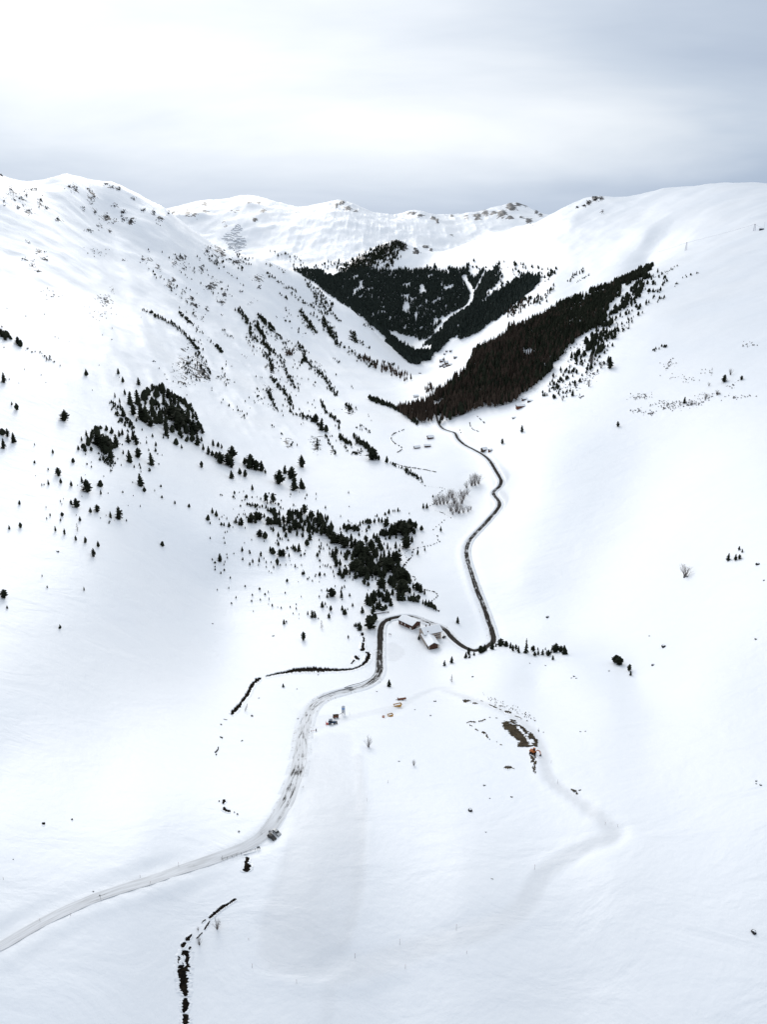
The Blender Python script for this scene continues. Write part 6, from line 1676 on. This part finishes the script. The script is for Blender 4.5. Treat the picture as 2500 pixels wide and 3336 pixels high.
BL = (reg(700, 2500, 1.658, [(1382, 234, 11), (1457, 98, 6), (1605, 160, 5), (1487, 168, 4), (1465, 350, 3)]) + reg(1600, 1600, 1.842, [(1040, 935, 12), (975, 1044, 9), (1605, 440, 10), (340, 757, 8), (1593, 889, 6), (953, 870, 4), (712, 1079, 4), (1642, 536, 5), (1165, 518, 6), (1182, 514, 5)])
      + reg(1500, 2500, 1.658, [(1588, 890, 14), (1602, 74, 5), (1602, 89, 4), (1626, 96, 6), (140, 349, 3)]) + reg(1300, 2100, 2.0725, [(1168, 226, 4), (1186, 216, 6), (1200, 228, 4), (1421, 179, 5), (1228, 588, 4), (1262, 586, 4), (500, 218, 6), (885, 126, 4), (992, 142, 4), (245, 384, 7), (215, 480, 6), (108, 440, 4)])
      + reg(0, 2500, 1.658, [(503, 670, 5), (1290, 349, 6), (70, 497, 3)]) + reg(600, 2000, 2.0725, [(505, 569, 4), (762, 508, 4), (770, 709, 6), (1302, 525, 4), (1452, 996, 5), (190, 66, 4), (600, 150, 4)]) + reg(0, 1500, 1.842, [(345, 548, 7), (1640, 1054, 5), (1275, 980, 4)]))
BL.sort(key=lambda t: t[0])
for k, (u, v, r0) in enumerate(BL):
    p, d_ = G(u, v)
    if math.isnan(d_): continue
    rr = r0 * d_ / FPX * .62
    o = empty('boulder', (p[0], p[1], p[2] + .1 * rr), rnd.uniform(0, 6)); o.scale = (rr * rnd.uniform(.8, 1.3), rr * rnd.uniform(.8, 1.2), rr * rnd.uniform(.8, 1.3))
    ms, sc = BM[k % 3]
    s_ = link('stone', ms, o); link('snow_cap', sc, o)
    side = 'left' if u < 900 else ('middle' if u < 1650 else 'right')
    tag(o, 'dark boulder poking through snow, %s from the left of the photo' % (ordinal(k + 1) if k else 'first'), 'boulder', 'boulders in the snow')

# ---- leafless bushes and larches
def bush_mesh(seed, n_=26):
    r_ = random.Random(seed); m = MB()
    for _ in range(n_):
        a_ = r_.uniform(0, 6.283); t = r_.uniform(.15, 1.0); L = r_.uniform(.6, 1.0)
        dx, dy, dz = math.cos(a_) * t * .55, math.sin(a_) * t * .55, math.sqrt(max(.1, 1 - .6 * t * t))
        p0 = (r_.uniform(-.06, .06), r_.uniform(-.06, .06), -.05); p1 = (dx * L * .5, dy * L * .5, dz * L * .55); p2 = (dx * L, dy * L, dz * L * .95)
        m.tube([p0, p1, p2], [.010, .007, .003], 3)
        for _ in range(2):
            q0 = tuple(p1[i] + (p2[i] - p1[i]) * r_.uniform(0, .7) for i in range(3)); q1 = tuple(q0[i] + r_.uniform(-.16, .16) for i in range(2)) + (q0[2] + r_.uniform(.05, .2),)
            m.tube([q0, q1], [.005, .003], 3)
    return m.mesh('twigs', 'bare_twigs')
def larch_mesh(seed):
    r_ = random.Random(seed); m = MB()
    for i in range(60):
        t = .12 + .86 * (i / 60); a_ = r_.uniform(0, 6.283); L = .25 * (1 - t) ** .8 * r_.uniform(.7, 1.2) + .02
        p0 = (0, 0, t); p1 = (math.cos(a_) * L, math.sin(a_) * L, t - .02 + r_.uniform(-.03, .04))
        m.tube([p0, p1], [.009, .003], 3)
        q0 = tuple(p0[j] + (p1[j] - p0[j]) * .5 for j in range(3)); m.tube([q0, (q0[0] + r_.uniform(-.05, .05), q0[1] + r_.uniform(-.05, .05), q0[2] + r_.uniform(-.05, .03))], [.006, .003], 3)
    return m.mesh('crown', 'bare_twigs')
BU = [bush_mesh(s) for s in (1, 2, 3)]; LA = [larch_mesh(s) for s in (5, 6)]
stem = MB().tube([(0, 0, -.1), (0, 0, .18)], [.03, .02], 5).mesh('stem', 'bark')
BUSH = (reg(0, 2500, 1.658, [(1172, 872, 42), (1078, 958, 30), (1070, 880, 14)]) + reg(600, 2000, 2.0725, [(1245, 898, 40), (1552, 1022, 22)]) + reg(1600, 1600, 1.842, [(1167, 516, 46)])
        + reg(800, 1500, 1.842, [(1360, 152, 40), (1380, 150, 46), (1400, 140, 36), (1328, 166, 26), (1220, 222, 30), (1240, 226, 34), (1255, 258, 40), (1300, 258, 52), (1310, 232, 34), (1333, 205, 24), (1232, 305, 34), (1265, 310, 46), (1282, 318, 40), (1245, 325, 26), (1310, 315, 26), (1338, 308, 24), (1352, 298, 16), (1150, 268, 34), (1170, 262, 38), (1192, 262, 38), (1212, 258, 32), (1135, 262, 20)])
        + reg(1600, 1000, 1.842, [(1440, 408, 22), (1360, 530, 20), (1290, 548, 18), (1200, 590, 18), (1135, 588, 14), (1310, 475, 14), (590, 478, 20), (430, 562, 18), (662, 368, 26), (602, 345, 34)]))
PLB = {0: 'beside the lower stream', 1: 'on the groomed snow', 2: 'alone on the right slope', 3: 'in the thicket by the upper stream', 4: 'on the far right slope'}
kinds = [0] * 3 + [1] * 2 + [2] + [3] * 22 + [4] * 10
cnt = {}
for k, ((u, v, h), kk) in enumerate(zip(BUSH, kinds)):
    p, d_ = G(u, v)
    if math.isnan(d_): continue
    H = h * d_ / FPX / .88
    o = empty('bare_bush', tuple(p), rnd.uniform(0, 6)); o.scale = (H * rnd.uniform(.9, 1.15), H * rnd.uniform(.9, 1.15), H)
    link('twigs', BU[k % 3], o); link('stem', stem, o)
    cnt[kk] = cnt.get(kk, 0) + 1
    tag(o, 'leafless grey bush %s, number %s from left' % (PLB[kk], ordinal(cnt[kk])) if kk != 2 else 'round leafless tree alone on the right slope above two stones', 'bush', 'leafless bushes')
for kk in set(kinds):
    os_ = sorted([o for o in col.objects if o.name.startswith('bare_bush') and PLB[kk] in o['label']], key=lambda o: o.location.x / o.location.y)
    if kk != 2:
        for i, o in enumerate(os_): o['label'] = 'leafless grey bush, %s from the left %s' % (ordinal(i + 1) if i else 'first', PLB[kk])
for k, (u, v, h, lab) in enumerate([(1000 + 178 / 3.684, 1800 + 912 / 3.684, 105 / 3.684, 'grey leafless larch on smooth snow left of the farm'), (600 + 412 / 2.0725, 2000 + 657 / 2.0725, 58 / 2.0725, 'leafless larch leaning beside the snowed-in stream'), (1460 + 52 / 4.145, 2050 + 716 / 4.145, 112 / 4.145, 'pale leafless larch alone below the knoll'), (465 / 1.842, 1500 + 428 / 1.842, 52 / 1.842, 'reddish leafless larch among pines on the left slope'), (1000 + 855 / 3.684, 1800 + 410 / 3.684, 100 / 3.684, 'thin leafless larch left of the stand above the farm')]):
    p, d_ = G(u, v); H = h * d_ / FPX / .9
    o = empty('leafless_larch', tuple(p), k * 1.3); o.scale = (H, H, H)
    if k == 1: o.rotation_euler = (0, R(16), 0)
    link('crown', LA[k % 2], o); link('trunk', TR_MESH, o)
    tag(o, lab, 'tree', 'leafless larches')
# low shrubs, too small to count
sm = []
for x, y, rx, ry, c_ in [(900, 540, 60, 16, 50), (1060, 590, 90, 26, 80), (1200, 580, 60, 18, 60), (1290, 540, 40, 16, 40), (1360, 522, 20, 8, 20), (880, 625, 40, 14, 24), (1070, 350, 40, 26, 24), (570, 440, 50, 20, 40), (620, 400, 30, 16, 30), (500, 480, 50, 20, 30), (1300, 390, 40, 14, 14), (1200, 440, 50, 20, 14), (1500, 540, 80, 20, 26), (1550, 230, 60, 24, 16), (1450, 470, 40, 16, 14), (950, 640, 60, 20, 20), (545, 540, 30, 8, 16), (1100, 420, 60, 20, 10)]:
    for _ in range(c_): sm.append((1600 + (x + rng.normal(0, rx * .6)) / 1.842, 1000 + (y + rng.normal(0, ry * .6)) / 1.842, rng.uniform(1.5, 4)))
for x, y, rx, ry, c_ in [(640, 880, 30, 30, 40), (590, 600, 60, 30, 20), (300, 850, 90, 30, 20), (600, 970, 90, 30, 24)]:
    for _ in range(c_): sm.append(((x + rng.normal(0, rx * .6)) / 1.842, 500 + (y + rng.normal(0, ry * .6)) / 1.842, rng.uniform(1.5, 3.5)))
sm = np.array(sm); q, d = cast(sm[:, 0], sm[:, 1]); ok = ~np.isnan(d)
tag(link('low_shrubs', scatter_mesh('low_shrubs', q[ok], sm[ok, 2] * d[ok] / FPX * 1.1, rng.uniform(1.5, 3.0, ok.sum()), CONE, 'bare_twigs')), 'low grey shrubs half buried in the snow of the right slope', 'shrubs', kind='stuff')
# rock blocks scattered through the crags of the left slope
def low_rock(seed):
    r_ = np.random.default_rng(seed)
    V = np.array([(1, 0, 0), (.3, .9, 0), (-.8, .6, 0), (-.8, -.6, 0), (.3, -.9, 0), (.4, .2, .8), (-.4, .3, .9), (-.1, -.5, .7), (0, 0, -.6)], float) * r_.uniform(.6, 1.3, (9, 1))
    F = np.array([(0, 1, 5), (1, 6, 5), (1, 2, 6), (2, 3, 6), (3, 7, 6), (3, 4, 7), (4, 5, 7), (4, 0, 5), (5, 6, 7), (0, 8, 1), (1, 8, 2), (2, 8, 3), (3, 8, 4), (4, 8, 0)])
    return V, F
sm = []
for (u, v, ru, rv, st_) in ROCKS:
    for _ in range(int(4 + 22 * st_ * st_)): sm.append((u + rng.normal(0, ru * .55), v + rng.normal(0, rv * .55), rng.uniform(.7, 2.2) * (1 + (rng.random() < .12))))
sm = np.array(sm); q, d = cast(sm[:, 0], sm[:, 1]); ok = (~np.isnan(d)) & (d < 5600)
tag(link('rock_blocks', scatter_mesh('rock_blocks', q[ok], sm[ok, 2] * d[ok] / FPX, rng.uniform(.7, 1.5, ok.sum()), [low_rock(s) for s in range(8)], 'dark_rock')), 'dark rock blocks breaking through snow on the mountain sides', 'rocks', kind='stuff')
